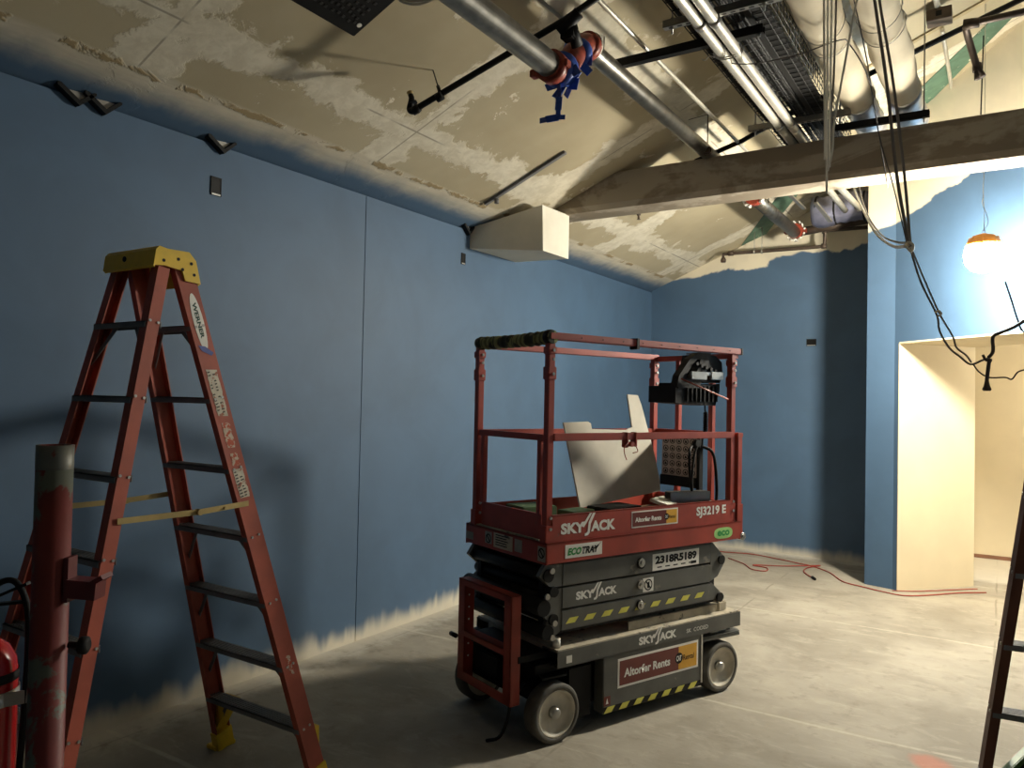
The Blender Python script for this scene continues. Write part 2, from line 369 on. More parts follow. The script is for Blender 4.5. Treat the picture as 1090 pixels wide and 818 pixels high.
# green board strips left bare on the ceiling
def strip(name, pts, m, label):
    b = MB(); b.prism(pts, lambda x, y, d: (x, y, cz(x)-d), 0.0, .008); o = b.build(name, m); return tag(o, label, 'drywall strip')
strip('drywall_strip', [(-.86, 8.2), (-.07, 7.36), (.06, 7.55), (-.62, 8.45)], M_GREENB, 'green bare drywall strip above the beam at upper right')
strip('drywall_strip', [(-2.86, 9.9), (-1.84, 8.36), (-1.66, 8.62), (-2.55, 9.92)], M_GREENB, 'green bare drywall strip seen under the beam near the back wall')
# wall brackets (folded black steel angles poking out of the wall head)
for i, (y, lab) in enumerate(((2.09, 'black folded angle at wall top, leftmost of the touching pair'), (2.23, 'black folded angle at wall top, right one of the touching pair'),
                              (2.97, 'black folded angle at wall top above the larger dark outlet box'), (5.565, 'small black folded angle at wall top beside the plaster box'))):
    r = thing('steel_angle', lab, 'bracket', (WX, y, 3.335), group='steel angles along the top of the blue wall')
    s_ = .75 if i == 3 else 1
    f = lambda a, c_, d: (d, a, c_)
    b = MB(); b.prism([(-.115*s_, .07), (0, -.005), (.085*s_, .075), (.085*s_, .098), (0, .024), (-.115*s_, .098)], f, 0, .045); b.build('flange', M_BLKST, r)
    b = MB(); b.prism([(-.05*s_, .07), (0, .022), (.06*s_, .08)], f, 0, .02); b.build('web_plate', M_STEEL, r)
# outlet boxes left open in the walls
def outlet(lab, loc, M, w_, h_):
    r = thing('outlet_box', lab, 'electrical box', loc, group='open outlet boxes in the walls'); r.matrix_world = Matrix.Translation(loc) @ M
    b = MB(); w2, h2 = w_/2, h_/2
    for q in ((-w2, w2, h2-.006, h2), (-w2, w2, -h2, -h2+.006), (-w2, -w2+.005, -h2, h2), (w2-.005, w2, -h2, h2)): b.box(q[0], q[1], -.006, .03, q[2], q[3])
    b.build('box_rim', M_BLKST, r)
    MB().box(-w2, w2, -.003, .0, -h2, h2).build('recess_shade', M_INK, r)  # black plate standing in for the shade inside the open box
    MB().box(-w2+.008, w2-.008, -.008, -.004, -h2+.002, -h2+.012).build('box_lug', M_STEEL, r)
ML = Matrix.Rotation(math.radians(90), 4, 'Z')
outlet('larger dark open outlet box high on the left blue wall', (WX+.001, 2.945, 3.125), ML, .075, .115)
outlet('small dark open outlet box near the plaster box', (WX+.001, 5.52, 3.11), ML, .06, .10)
outlet('open outlet box on the back wall with a white lug', (-1.985, BY-.001, 2.64), Matrix.Identity(4), .115, .085)
# surface raceway running up the ceiling slope
b = MB(); a0, a1 = Vector((-3.76, 5.37, cz(-3.76)-.012)), Vector((-2.98, 5.37, cz(-2.98)-.012)); b.bar(a0, a1, .035, .024, (-K, 0, 1)); b.cyl(a0+Vector((.12, .0, -.01)), a0+Vector((.12, 0, .03)), .02, 10)
tag(b.build('surface_raceway', M_ALU), 'short grey surface raceway running up the ceiling beside the plaster box', 'raceway')

# ------------------------------------------------------------------ work lights and one added fill lamp
def lamp(label, p, glow, top, name='work_or_fill_light'):
    r = thing(name, label, 'lamp', p)
    b = MB(); b.lathe([(.02, -.15), (.085, -.13), (.128, -.075), (.138, -.01), (.124, .05), (.108, .07)], (0, 0, 0), (0, 0, 1), 28); b.build('glowing_globe', glow, r)
    b = MB(); b.lathe([(.116, .055), (.120, .08), (.104, .115), (.074, .14), (.034, .152), (.012, .16)], (0, 0, 0), (0, 0, 1), 28)
    for k in range(8):
        a = k*math.pi/4; b.cyl((.12*math.cos(a), .12*math.sin(a), .06), (.092*math.cos(a), .092*math.sin(a), .13), .008, 6)
    cp = b.build('cap', M_CAP, r)
    b = MB(); b.tube([(0, 0, .135), (.012, 0, .15), (.014, 0, .168), (0, 0, .182), (-.013, 0, .17)], .003, 6, 4); b.build('hook', M_STEEL, r)
    b = MB(); b.tube([(0, 0, .178), (.004, .003, .3), (-.006, 0, .5), (.0, .0, .75), (0, 0, top)], .0025, 5, 4); b.build('hanging_wire', M_STEEL, r)
    b = MB(); b.tube([(0, 0, .18), (.03, .01, .25), (.012, 0, .33), (-.012, 0, .4), (0, 0, .46)], .0025, 5, 4); b.build('wire_tail', M_STEEL, r)
    return r
LP = at(1047, 270, 7.03)
lamp('glowing hanging work light with orange cap in front of the blue wall', LP, M_BULB, cz(LP.x)-LP.z)
lamp('work light hanging in the hallway beyond the opening', (1.7, 9.6, 2.35), M_BULBH, .55)
lamp('added unseen fill lamp to the right of the red lift', (2.3, 2.2, 3.2), M_BULBF, cz(2.3)-3.2)  # added out of view, only to brighten the room

# ------------------------------------------------------------------ scissor lift (local: x along its length, y across, z up)
LZ = 1.193
lift = thing('scissor_lift', 'red and dark grey electric scissor lift parked on the concrete floor', 'scissor lift', (-2.0538, 3.6011, 0), LZ)
Lf = lambda name, mb, m, par=lift: mb.build(name, m, par)
S = lambda v: (lambda a, c_, d: (a, v-d, c_))          # decals on the long side facing the viewer's right
E_ = lambda u: (lambda a, c_, d: (u-d, -a, c_))        # decals on the short end
def skyjack(par, u0, z0, wd, F, m=M_DECAL):
    """the maker's lettering: SKY, slanted double-stroke J, ACK"""
    b = MB(); h = wd*.15; G = lambda a, c_, d: F(u0+a, z0+c_, d)
    b.text('SKY', wd*.43, h, lambda a, c_, d: G(a, c_, d), bold=.05)
    b.text('ACK', wd*.46, h, lambda a, c_, d: G(a+wd*.54, c_, d), bold=.05)
    for k in (0, .07):
        q = [(.40+k, -.03), (.435+k, -.03), (.49+k, .135), (.60+k*.6, .26), (.575+k*.6, .26), (.455+k, .135)]
        if k == 0: q = [(.36, .09), (.41, .07), (.475, .15), (.555, .26), (.515, .26), (.435, .16)]
        else: q = [(.43, -.05), (.485, -.045), (.52, -.01), (.535, .11), (.62, .26), (.575, .26), (.495, .13), (.48, .01), (.46, -.01), (.43, -.015)]
        b.prism([(x*wd, y*wd) for x, y in q], lambda a, c_, d: G(a, c_, d), 0, .0012)
    return b.build('maker_lettering', m, par)
def plate(par, u0, u1, z0, z1, F, m=M_DECAL, name='sticker'):
    return MB().prism([(u0, z0), (u1, z0), (u1, z1), (u0, z1)], F, 0, .0008).build(name, m, par)
# chassis
b = MB(); b.box(.12, 1.36, .10, .63, .11, .40); b.box(.0, .14, .12, .61, .2, .42); b.box(1.34, 1.52, .14, .6, .2, .42); b.box(-.06, .10, .02, .12, .37, .42); b.box(.18, .34, .02, .1, .08, .36)
ch = Lf('chassis', b, M_BLKST)
b = MB(); b.box(-.12, .02, .18, .55, .24, .46, .01); b.box(-.15, -.1, .24, .48, .3, .42, .01); Lf('end_box', b, M_BLACK)
b = MB()                                  # deck made of two long hollow beams and a plate
for v0, v1 in ((-.035, .10), (.63, .765)):
    b.box(.05, 1.59, v0, v1, .483, .49); b.box(.05, 1.59, v0, v0+.006, .40, .483); b.box(.05, 1.59, v1-.006, v1, .40, .483); b.box(.05, 1.34, v0, v1, .40, .406)
    b.box(1.36, 1.366, v0, v1, .40, .483); b.box(.30, .306, v0, v1, .40, .483)
dk = Lf('side_beam', b, M_LGREY)
b = MB(); b.box(.055, 1.58, -.03, .76, .4905, .497); b.box(.05, 1.3, .1, .63, .44, .4905); Lf('deck_plate', b, M_LDUST)
b = MB(); b.box(.64, 1.5, .03, .035, .497, .548); b.box(.64, 1.5, .03, .09, .543, .549); b.box(1.44, 1.52, .02, .1, .497, .56, .008)
Lf('slide_rail', b, M_LDUST)
b = MB(); b.box(.64, 1.5, .68, .74, .497, .548); Lf('slide_rail', b, M_LDUST)
skyjack(dk, .66, .424, .32, S(-.0355))
b = MB(); b.text('SK  CODED', .2, .024, lambda a, c_, d: (1.07+a, -.0355-d, .432+c_)); b.build('lettering', M_DECAL, dk)
plate(dk, .11, .15, .42, .46, S(-.0355))
# battery door
b = MB(); b.box(.39, 1.22, -.03, .05, .08, .402, .004); door = Lf('battery_door', b, M_LGREY)
MB().box(1.212, 1.226, -.034, .04, .10, .41).build('door_edge', M_STEEL, door)
plate(door, .50, 1.185, .205, .372, S(-.0305), M_DECAL, 'rental_sign')
def sign(par, u0, u1, z0, z1, v):
    w_ = u1-u0; h_ = z1-z0; e = h_*.08
    MB().prism([(u0+e, z0+e), (u0+w_*.74, z0+e), (u0+w_*.74, z1-e), (u0+e, z1-e)], S(v), .001, .0018).build('maroon_field', M_MAROON, par)
    q = MB().prism([(u0+w_*.74, z0+e), (u1-e, z0+e), (u1-e, z1-e), (u0+w_*.74, z1-e)], S(v), .001, .0018).build('amber_field', M_AMBER, par)
    n = 20; MB().prism([(u0+w_*.745+h_*.2*math.cos(k*2*math.pi/n), (z0+z1)/2+h_*.2*math.sin(k*2*math.pi/n)) for k in range(n)], S(v), .0018, .0024).build('black_disc', M_INK, par)
    G = lambda a0, c0: (lambda a, c_, d: (a0+a, v-d, c0+c_))
    MB().text('Altorfer Rents', w_*.56, h_*.3, G(u0+w_*.07, z0+h_*.33), .0026, .035).build('sign_lettering', M_DECAL, par)
    MB().text('CAT', w_*.065, h_*.2, G(u0+w_*.71, z0+h_*.4), .0032, .03).build('sign_lettering', M_DECAL, par)
    MB().text('Rental', w_*.14, h_*.2, G(u0+w_*.80, z0+h_*.38), .0026, .01).build('sign_lettering', M_INK, par)
sign(door, .50, 1.185, .205, .372, -.0305)
def stripes(par, u0, u1, z0, z1, n, v, fill=.42, gap=None):
    b = MB(); st_ = (u1-u0)/n; sl = (z1-z0)*.9
    for k in range(n):
        a = u0+k*st_
        if gap is not None and k in gap: continue
        b.prism([(a, z0), (a+st_*fill, z0), (a+st_*fill+sl, z1), (a+sl, z1)], S(v), .0004, .0012)
    return b.build('hazard_stripes', M_STRIPE, par)
plate(door, .392, 1.215, .083, .118, S(-.0305), M_INK, 'stripe_band'); stripes(door, .395, 1.21, .084, .117, 7, -.0313, .5)
plate(door, .395, .445, .125, .178, S(-.0305), M_MAROON, 'warning_sticker'); MB().prism([(.41, .135), (.43, .135), (.42, .168)], S(-.0305), .001, .0016).build('warning_mark', M_DECAL, door)
# wheels
def wheel(u, v, out):
    """out = -1 faces the near side"""
    r_ = .16; w_ = .1; ax = Vector((0, out, 0)); o = Vector((u, v, r_))
    b = MB(); b.lathe([(.125, 0), (.15, .0), (r_, .012), (r_, w_-.012), (.152, w_), (.128, w_), (.125, w_-.01)], o, ax, 40, cap=False)
    tire = Lf('wheel', b, M_RUBBER)
    b = MB(); b.lathe([(.0, w_-.035), (.03, w_-.035), (.1, w_-.028), (.112, w_-.02), (.118, w_-.002), (.127, w_-.002), (.127, .002), (.0, .002)], o, ax, 40, cap=False)
    rim = b.build('rim', M_RIM, tire)
    b = MB(); b.lathe([(.034, w_-.036), (.034, w_-.025), (.028, w_-.006), (.02, w_), (.001, w_)], o, ax, 20); b.build('axle_cap', M_STEEL, tire)
    return tire
wheel(.055, .065, -1); wheel(1.415, .065, -1); wheel(.055, .67, 1); wheel(1.415, .67, 1)
b = MB(); b.prism([(-.06, -.02), (.1, -.03), (.16, .04), (.1, .09), (-.02, .08)], lambda a, c_, d: (a+.02, c_, d), .352, .362); Lf('wheel_guard', b, M_BLKST)
b = MB(); b.prism([(1.2, -.02), (1.57, -.045), (1.6, 0), (1.6, .1), (1.2, .1)], lambda a, c_, d: (a, c_, d), .345, .362)
b.prism([(1.2, -.02), (1.57, -.045), (1.6, 0), (1.6, .1), (1.2, .1)], lambda a, c_, d: (a, c_, d), .366, .372); Lf('wheel_guard', b, M_LGREY)
b = MB(); b.box(1.40, 1.5, .0, .07, .37, .42, .005); b.box(1.53, 1.56, .0, .04, .36, .41); b.cyl((1.33, .0, .385), (1.4, .0, .385), .012, 8); Lf('steering_link', b, M_STEEL)
b = MB(); b.tube([(-.05, .12, .3), (-.15, .10, .24), (-.18, .10, .13), (-.21, .13, .04), (-.25, .19, .009)], .009, 8, 5); Lf('loose_cable', b, M_BLACK)
# red entry frame at the near end
b = MB(); u0, u1 = -.20, -.135
for v0, v1 in ((.055, .12), (.515, .58)): b.box(u0, u0+.008, v0, v1, .23, .80); b.box(u0, u1, v0, v0+.008, .23, .80); b.box(u0, u1, v1-.008, v1, .23, .80)
b.box(u0, u1, .055, .58, .792, .80); b.box(u0, u0+.008, .055, .58, .765, .80); b.box(u0, u1, .055, .58, .22, .228); b.box(u0, u0+.008, .055, .58, .22, .27); b.box(u0, u1, .1, .52, .50, .508); b.box(u0, u0+.008, .1, .52, .475, .508)
ef = Lf('entry_frame', b, M_LRED)
b = MB()
for k in range(6): b.cyl((u0+.03, .515, .36+.07*k), (u0+.03, .5135, .36+.07*k), .006, 8)
b.build('frame_holes', M_DECAL, ef)
b = MB(); b.box(-.15, .06, .05, .58, .44, .475); b.box(-.12, .02, .66, .70, .42, .45); b.cyl((-.2, .6, .455), (-.2, .66, .455), .014, 8); Lf('frame_bracket', b, M_BLKST)
plate(ch, -.08, -.035, .27, .34, lambda a, c_, d: (.119-.002-d, .16-a*1, c_)); 
# scissor stack
for i, (z0, z1) in enumerate(((.83, .955), (.706, .822), (.588, .698))):
    for v0, v1 in ((0, .035), (.70, .735)):
        b = MB(); b.box(.10, 1.33, v0, v1, z0, z1, .005); arm = Lf('scissor_arm', b, M_LGREY)
        if v0 == 0:
            b = MB(); b.cyl((.70, -.012, (z0+z1)/2+.005), (.70, .0, (z0+z1)/2+.005), .026, 16); b.cyl((.70, -.02, (z0+z1)/2+.005), (.70, -.012, (z0+z1)/2+.005), .012, 10); b.build('pivot_pin', M_STEEL, arm)
            if i == 0:
                plate(arm, .80, 1.215, .835, .935, S(0), M_DECAL, 'number_plate')
                MB().text('2318R5189', .37, .05, lambda a, c_, d: (.822+a, -d, .872+c_), .0016, .055).build('plate_number', M_INK, arm)
                b = MB()
                for k in range(5): b.prism([(.84+k*.07, .85), (.88+k*.07, .85), (.88+k*.07, .857), (.84+k*.07, .857)], S(0), .0009, .0015)
                b.box(1.14, 1.19, -.0016, -.0009, .845, .862); b.build('small_print', M_INK, arm)
            if i == 1:
                skyjack(arm, .20, .742, .31, S(0))
                plate(arm, .722, .81, .718, .80, S(0), M_DECAL, 'warning_sticker')
                b = MB(); n = 20
                for rr, m_ in (((.034, .027), M_INK),):
                    for k in range(n):
                        a0, a1 = 2*math.pi*k/n, 2*math.pi*(k+1)/n
                        b.prism([(.766+rr[0]*math.cos(a0), .759+rr[0]*math.sin(a0)), (.766+rr[0]*math.cos(a1), .759+rr[0]*math.sin(a1)), (.766+rr[1]*math.cos(a1), .759+rr[1]*math.sin(a1)), (.766+rr[1]*math.cos(a0), .759+rr[1]*math.sin(a0))], S(0), .001, .0016)
                b.prism([(.744, .778), (.75, .783), (.789, .74), (.783, .735)], S(0), .001, .0016); b.prism([(.757, .74), (.777, .74), (.775, .778), (.76, .772)], S(0), .001, .0015)
                b.build('warning_mark', M_INK, arm)
            if i == 2: stripes(arm, .13, 1.31, .622, .652, 9, 0, .5)
# inner arms and the bent ends that zigzag at both sides
for vi in (.045, .655):
    b = MB()
    for z0, z1 in ((.80, .93), (.675, .80), (.56, .68)): b.box(.0, 1.42, vi, vi+.035, z0, z1)
    b.split('inner_arm', M_BLKST, lift)
for vv in (.002, .70):
    b = MB(); F = lambda a, c_, d: (a, vv+d, c_)
    b.prism([(.10, .955), (-.02, .955), (-.06, .90), (.01, .84), (.10, .83)], F, .0, .03)
    b.prism([(.10, .822), (.06, .82), (.0, .775), (-.05, .72), (.0, .66), (.10, .62)], F, .002, .03)
    b.prism([(.10, .70), (.03, .69), (-.03, .60), (.02, .545), (.10, .588)], F, .004, .03)
    b.prism([(1.33, .955), (1.35, .955), (1.475, .845), (1.47, .82), (1.40, .735), (1.33, .71)], F, .0, .03)
    b.prism([(1.33, .70), (1.345, .70), (1.47, .60), (1.47, .585), (1.33, .59)], F, .002, .03)
    b.split('arm_end', M_LGREY, lift)
b = MB()
for u, z, r_ in ((.0, .90, .035), (-.03, .73, .045), (.04, .81, .03), (.0, .595, .04), (.04, .66, .03), (1.43, .84, .03), (1.42, .60, .03), (.70, .65, .03), (.7, .89, .03)):
    b.cyl((u, -.01, z), (u, .745, z), r_, 16)
b.split('cross_tube', M_BLKST, lift)
b = MB()
for u, z in ((.02, .925), (-.01, .79), (.045, .64), (.03, .565)): b.cyl((u, -.016, z), (u, -.004, z), .016, 12)
b.split('end_pin', M_STEEL, lift)
b = MB(); b.cyl((.085, .02, .50), (.085, .02, .548), .021, 14); Lf('rest_roller', b, M_DECAL)
# platform tray
b = MB(); b.box(-.03, 1.6, -.02, -.012, .965, 1.078); b.box(-.03, 1.6, .772, .785, .955, 1.078); b.box(-.03, -.02, -.02, .785, .962, 1.078); b.box(1.592, 1.6, -.02, .785, .96, 1.078); b.box(-.03, 1.6, -.02, .785, 1.066, 1.078)
sk = Lf('platform_tray', b, M_LRED)
b = MB(); b.box(-.02, 1.59, -.005, .77, 1.078, 1.084); Lf('platform_floor', b, M_LDUST)
plate(sk, .10, .37, .985, 1.058, S(-.0205), M_DECAL, 'tray_sticker')
MB().text('ECO', .095, .04, lambda a, c_, d: (.115+a+c_*.25, -.0205-d, 1.0+c_), .0018, .045).build('sticker_lettering', M_GREEN, sk)
MB().text('TRAY', .125, .04, lambda a, c_, d: (.213+a+c_*.25, -.0205-d, 1.0+c_), .0018, .045).build('sticker_lettering', M_INK, sk)
MB().prism([(.30, 1.03), (.313, 1.018), (.365, 1.056), (.314, 1.028)], S(-.0205), .001, .0018).build('sticker_tick', M_INK, sk)
b = MB(); n = 24
b.prism([(1.425+.09*(1 if math.cos(2*math.pi*k/n) > 0 else -1)*abs(math.cos(2*math.pi*k/n))**.7, 1.015+.036*(1 if math.sin(2*math.pi*k/n) > 0 else -1)*abs(math.sin(2*math.pi*k/n))**.7) for k in range(n)], S(-.0205), 0, .0008)
b.build('eco_badge', mat('pale_green_print', (150, 200, 120), .5), sk)
MB().text('eco', .12, .036, lambda a, c_, d: (1.365+a, -.0205-d, .997+c_), .0016, .04).build('badge_lettering', M_GREEN, sk)
EF = E_(-.0305)
for a0, a1, z0, z1 in ((-.78, -.70, .985, 1.03), (-.57, -.50, .99, 1.06), (-.48, -.29, .98, 1.065), (-.27, -.20, .99, 1.06), (-.055, .012, .975, 1.055)):
    plate(sk, a0, a1, z0, z1, EF, M_LDUST if a0 in (-.48,) else mat('faded_sticker', (150, 146, 136), .6), 'end_sticker')
b = MB()
for cx_ in (-.535, -.022):
    for k in range(16):
        a0, a1 = 2*math.pi*k/16, 2*math.pi*(k+1)/16; cc = 1.02
        b.prism([(cx_+.028*math.cos(a0), cc+.028*math.sin(a0)), (cx_+.028*math.cos(a1), cc+.028*math.sin(a1)), (cx_+.021*math.cos(a1), cc+.021*math.sin(a1)), (cx_+.021*math.cos(a0), cc+.021*math.sin(a0))], EF, .001, .0016)
    b.prism([(cx_-.02, cc+.016), (cx_-.014, cc+.022), (cx_+.02, cc-.016), (cx_+.014, cc-.022)], EF, .001, .0016)
for k in range(5): b.prism([(-.46, .995+k*.014), (-.46+random.uniform(.1, .15), .995+k*.014), (-.34, 1.001+k*.014), (-.46, 1.001+k*.014)], EF, .001, .0016)
b.build('end_sticker_print', M_INK, sk)
# toe boards
b = MB(); b.box(.018, 1.515, -.008, .004, 1.078, 1.222); b.box(.018, 1.515, -.008, .016, 1.216, 1.222); tb = Lf('toe_board', b, M_LRED)
Lf('toe_board', MB().box(.03, 1.5, .725, .737, 1.078, 1.20), M_LRED)
b = MB(); b.box(.0, .012, .07, .66, 1.085, 1.222); b.box(.0, .02, .07, .66, 1.078, 1.088); Lf('toe_board', b, M_LRED)
Lf('toe_board', MB().box(1.55, 1.562, .02, .72, 1.078, 1.20), M_LRED)
skyjack(tb, .075, 1.115, .405, S(-.0085))
plate(tb, .61, 1.005, 1.108, 1.205, S(-.0085), M_DECAL, 'rental_sign'); sign(tb, .61, 1.005, 1.108, 1.205, -.0085)
MB().text('SJ3219 E', .285, .072, lambda a, c_, d: (1.175+a, -.0085-d, 1.124+c_), .0016, .035).build('model_lettering', M_DECAL, tb)
# posts
def post(u, v, z0=1.078, z1=2.19, s_=.021, sleeve=True, name='post'):
    b = MB(); b.box(u-s_, u+s_, v-s_, v+s_, z0, z1, .003)
    if sleeve: b.box(u-s_-.007, u+s_+.007, v-s_-.007, v+s_+.007, z0, z0+.17, .003); b.box(u-s_-.006, u+s_+.006, v-s_-.006, v+s_+.006, 1.96, 2.03, .003); b.box(u-s_-.006, u+s_+.006, v-s_-.006, v+s_+.006, 2.1, 2.14, .003)
    p = Lf(name, b, M_LRED)
    if sleeve:
        b = MB()
        for z in (2.07, 2.12, 1.99, 1.15, 1.21): b.cyl((u+.004, v-s_-.012, z), (u+.004, v-s_-.005, z), .009, 8)
        b.split('post_bolt', M_STEEL, p)
    return p
post(0, 0.02, 1.0); post(0, .715, 1.0); post(1.533, .02, 1.03); post(1.533, .715, 1.03)
post(1.56, .50, 1.08, 2.16, .018, False, 'gate_post'); post(1.56, .2, 1.08, 2.16, .018, False, 'gate_post')
post(.0, .085, 1.22, 1.655, .016, False, 'end_post'); post(0, .645, 1.22, 1.655, .016, False, 'end_post')
b = MB(); b.box(1.575, 1.62, -.01, .025, 1.0, 1.655, .003); b.box(1.568, 1.628, -.016, .03, .99, 1.19, .003); b.box(1.57, 1.625, -.012, .03, 1.63, 1.66, .003); Lf('extension_post', b, M_LRED)
b = MB(); b.cyl((1.63, -.02, .975), (1.63, .04, .975), .026, 14); b.cyl((1.63, -.03, .975), (1.63, -.02, .975), .014, 10); Lf('end_roller', b, M_STEEL)
# rails
b = MB(); b.box(-.02, 1.6, -.008, .045, 2.178, 2.218, .004); r1 = Lf('top_rail', b, M_LRED)
MB().box(1.6, 1.612, -.01, .047, 2.176, 2.22).build('rail_end_cap', M_BLACK, r1)
b = MB(); b.box(.625, .65, -.014, .05, 2.16, 2.225, .003); b.build('rail_joint', M_BLKST, r1)
b = MB()
for k in range(9): b.cyl((.2+k*.16, -.010, 2.198), (.2+k*.16, -.007, 2.198), .004, 6)
b.build('rail_rivets', M_BLACK, r1)
Lf('top_rail', MB().box(0, 1.56, .69, .74, 2.16, 2.20, .004), M_LRED)
Lf('top_rail', MB().box(-.02, .02, .0, .74, 2.178, 2.218, .004), M_LRED)
Lf('top_rail', MB().box(1.53, 1.58, .0, .74, 2.15, 2.185, .004), M_LRED)
mr = Lf('middle_rail', MB().box(.02, 1.53, -.006, .03, 1.625, 1.667, .004), M_LRED)
Lf('middle_rail', MB().box(.02, 1.53, .70, .735, 1.625, 1.66, .004), M_LRED)
Lf('middle_rail', MB().box(-.016, .016, .05, .69, 1.625, 1.66, .004), M_LRED)
Lf('middle_rail', MB().box(1.54, 1.575, .18, .74, 1.63, 1.66, .004), M_LRED)
b = MB(); b.box(.56, .575, -.012, .036, 1.58, 1.67, .003); b.box(.63, .645, -.012, .036, 1.585, 1.67, .003); b.box(.56, .645, .0, .02, 1.595, 1.61); b.cyl((.60, -.02, 1.60), (.60, .03, 1.60), .015, 10)
b.tube([(.57, -.01, 1.61), (.53, -.02, 1.58), (.54, -.015, 1.54), (.56, -.01, 1.51)], .003, 5, 4); b.tube([(.62, -.015, 1.6), (.64, -.02, 1.56), (.60, -.02, 1.55)], .003, 5, 4); b.build('latch', M_ROUGE, mr)
# camouflage padding tied round the end rail
b = MB(); prof = []; seg = 18
for i in range(45):
    v = -.005+i/44*.735; r_ = .036+.004*math.sin(i*1.7)+.003*random.random(); sag = -.006*math.sin(i/44*math.pi)
    prof.append([(r_*1.0*math.cos(2*math.pi*k/seg), v, 2.192+sag+r_*math.sin(2*math.pi*k/seg)) for k in range(seg)])
b.rings(prof); cm = Lf('rail_padding', b, M_CAMO)
b = MB()
for v in (.0,): b.lathe([(.038, 0), (.042, .012), (.042, .035), (.038, .045)], (0, v, 2.192), (0, 1, 0), 18)
b.build('padding_tape', M_BLACK, cm)
# control box hanging from the near top rail
cb = thing('control_box', '', '', (0, 0, 0)); cb.parent = lift; del cb['category']; del cb['label']
b = MB(); b.prism([(1.02, 1.85), (1.40, 1.835), (1.44, 1.93), (1.44, 1.98), (1.02, 1.955)], lambda a, c_, d: (a, d, c_), .04, .27); b.build('box_body', M_BLACK, cb)
b = MB()
for k in range(8): b.box(1.12+k*.04, 1.13+k*.04, .03, .04, 1.86, 1.96)
b.build('box_ribs', M_BLKST, cb)
b = MB(); b.prism([(1.25, 1.985), (1.25, 2.08), (1.28, 2.165), (1.40, 2.16), (1.46, 2.12), (1.47, 2.03), (1.44, 1.985)], lambda a, c_, d: (a, d, c_), .04, .22); hd = b.build('box_hood', M_BLACK, cb)
b = MB(); oo = [(1.02, 1.95), (1.04, 2.02), (1.14, 2.13), (1.22, 2.175), (1.34, 2.175), (1.30, 2.06), (1.24, 1.97)]; ii = [(1.11, 2.0), (1.11, 2.03), (1.17, 2.10), (1.21, 2.13), (1.235, 2.13), (1.225, 2.08), (1.17, 2.01)]
for k in range(7): b.prism([oo[k], oo[(k+1) % 7], ii[(k+1) % 7], ii[k]], lambda a, c_, d: (a, d, c_), .03, .085)
b.box(1.03, 1.25, .03, .2, 1.94, 1.975, .006); b.build('box_handle', M_BLACK, cb)
b = MB()
for k in range(6): b.cyl((1.2+k*.045, .038, 2.10-.01*k), (1.2+k*.045, .02, 2.10-.01*k), .012, 10)
b.split('switch', M_BLKST, cb)
b = MB(); b.box(1.14, 1.29, .015, .035, 2.0, 2.05, .004); b.box(1.33, 1.45, .015, .035, 2.005, 2.055, .004); b.box(1.26, 1.36, .02, .034, 2.03, 2.05); b.box(1.24, 1.36, .06, .16, 2.166, 2.176, .002); b.split('box_clamp', M_STEEL, cb)
b = MB(); b.cyl((1.05, .02, 2.0), (1.47, -.005, 1.88), .005, 8); b.build('clamp_rod', M_ROUGE, cb)
b = MB(); pts = [(1.32, .06, 1.84), (1.325, .06, 1.80)]
for k in range(60): pts.append((1.33+.012*math.cos(k*1.2), .06+.012*math.sin(k*1.2), 1.79-k*.0022))
pts += [(1.33, .08, 1.62), (1.33, .09, 1.56), (1.30, .1, 1.5)]; b.tube(pts, .005, 6, 2); b.build('coiled_lead', M_BLACK, cb)
b = MB()
b.tube([(1.30, .1, 1.10), (1.26, .1, 1.25), (1.23, .1, 1.42), (1.25, .12, 1.53), (1.31, .16, 1.56), (1.36, .18, 1.58)], .009, 8, 6)
b.tube([(1.32, .1, 1.12), (1.28, .12, 1.3), (1.33, .15, 1.5), (1.38, .16, 1.58)], .008, 8, 6)
b.tube([(1.36, .2, 1.56), (1.44, .15, 1.555), (1.49, .12, 1.5), (1.5, .1, 1.3), (1.49, .1, 1.15), (1.46, .1, 1.1)], .011, 8, 6)
b.cyl((1.37, .15, 1.585), (1.37, .18, 1.585), .024, 10); b.split('hose', M_BLACK, lift)
# instruction placard in its frame at the far end
b = MB(); b.box(1.40, 1.41, .19, .50, 1.35, 1.625); pc = Lf('placard', b, mat('placard_face', (186, 168, 158), .5))
b = MB(); FP = lambda a, c_, d: (1.40-d, a, c_)
for i in range(5):
    for j in range(5):
        cx_, cy_ = .225+i*.06, 1.38+j*.052
        for k in range(12):
            a0, a1 = 2*math.pi*k/12, 2*math.pi*(k+1)/12
            b.prism([(cx_+.024*math.cos(a0), cy_+.021*math.sin(a0)), (cx_+.024*math.cos(a1), cy_+.021*math.sin(a1)), (cx_+.018*math.cos(a1), cy_+.016*math.sin(a1)), (cx_+.018*math.cos(a0), cy_+.016*math.sin(a0))], FP, 0, .001)
        q = random.random()*.006; b.prism([(cx_-.012, cy_-.01), (cx_+.01, cy_-.012+q), (cx_+.004, cy_+.01), (cx_-.006, cy_+.008-q)], FP, 0, .001)
b.build('placard_symbols', M_INK, pc)
b = MB(); b.box(1.39, 1.42, .18, .51, 1.28, 1.35, .003); b.box(1.395, 1.43, .16, .185, 1.25, 1.64); b.build('placard_holder', M_BLACK, pc)
b = MB(); b.box(1.43, 1.50, .05, .2, 1.084, 1.2, .004); Lf('manual_case', b, M_LDUST)

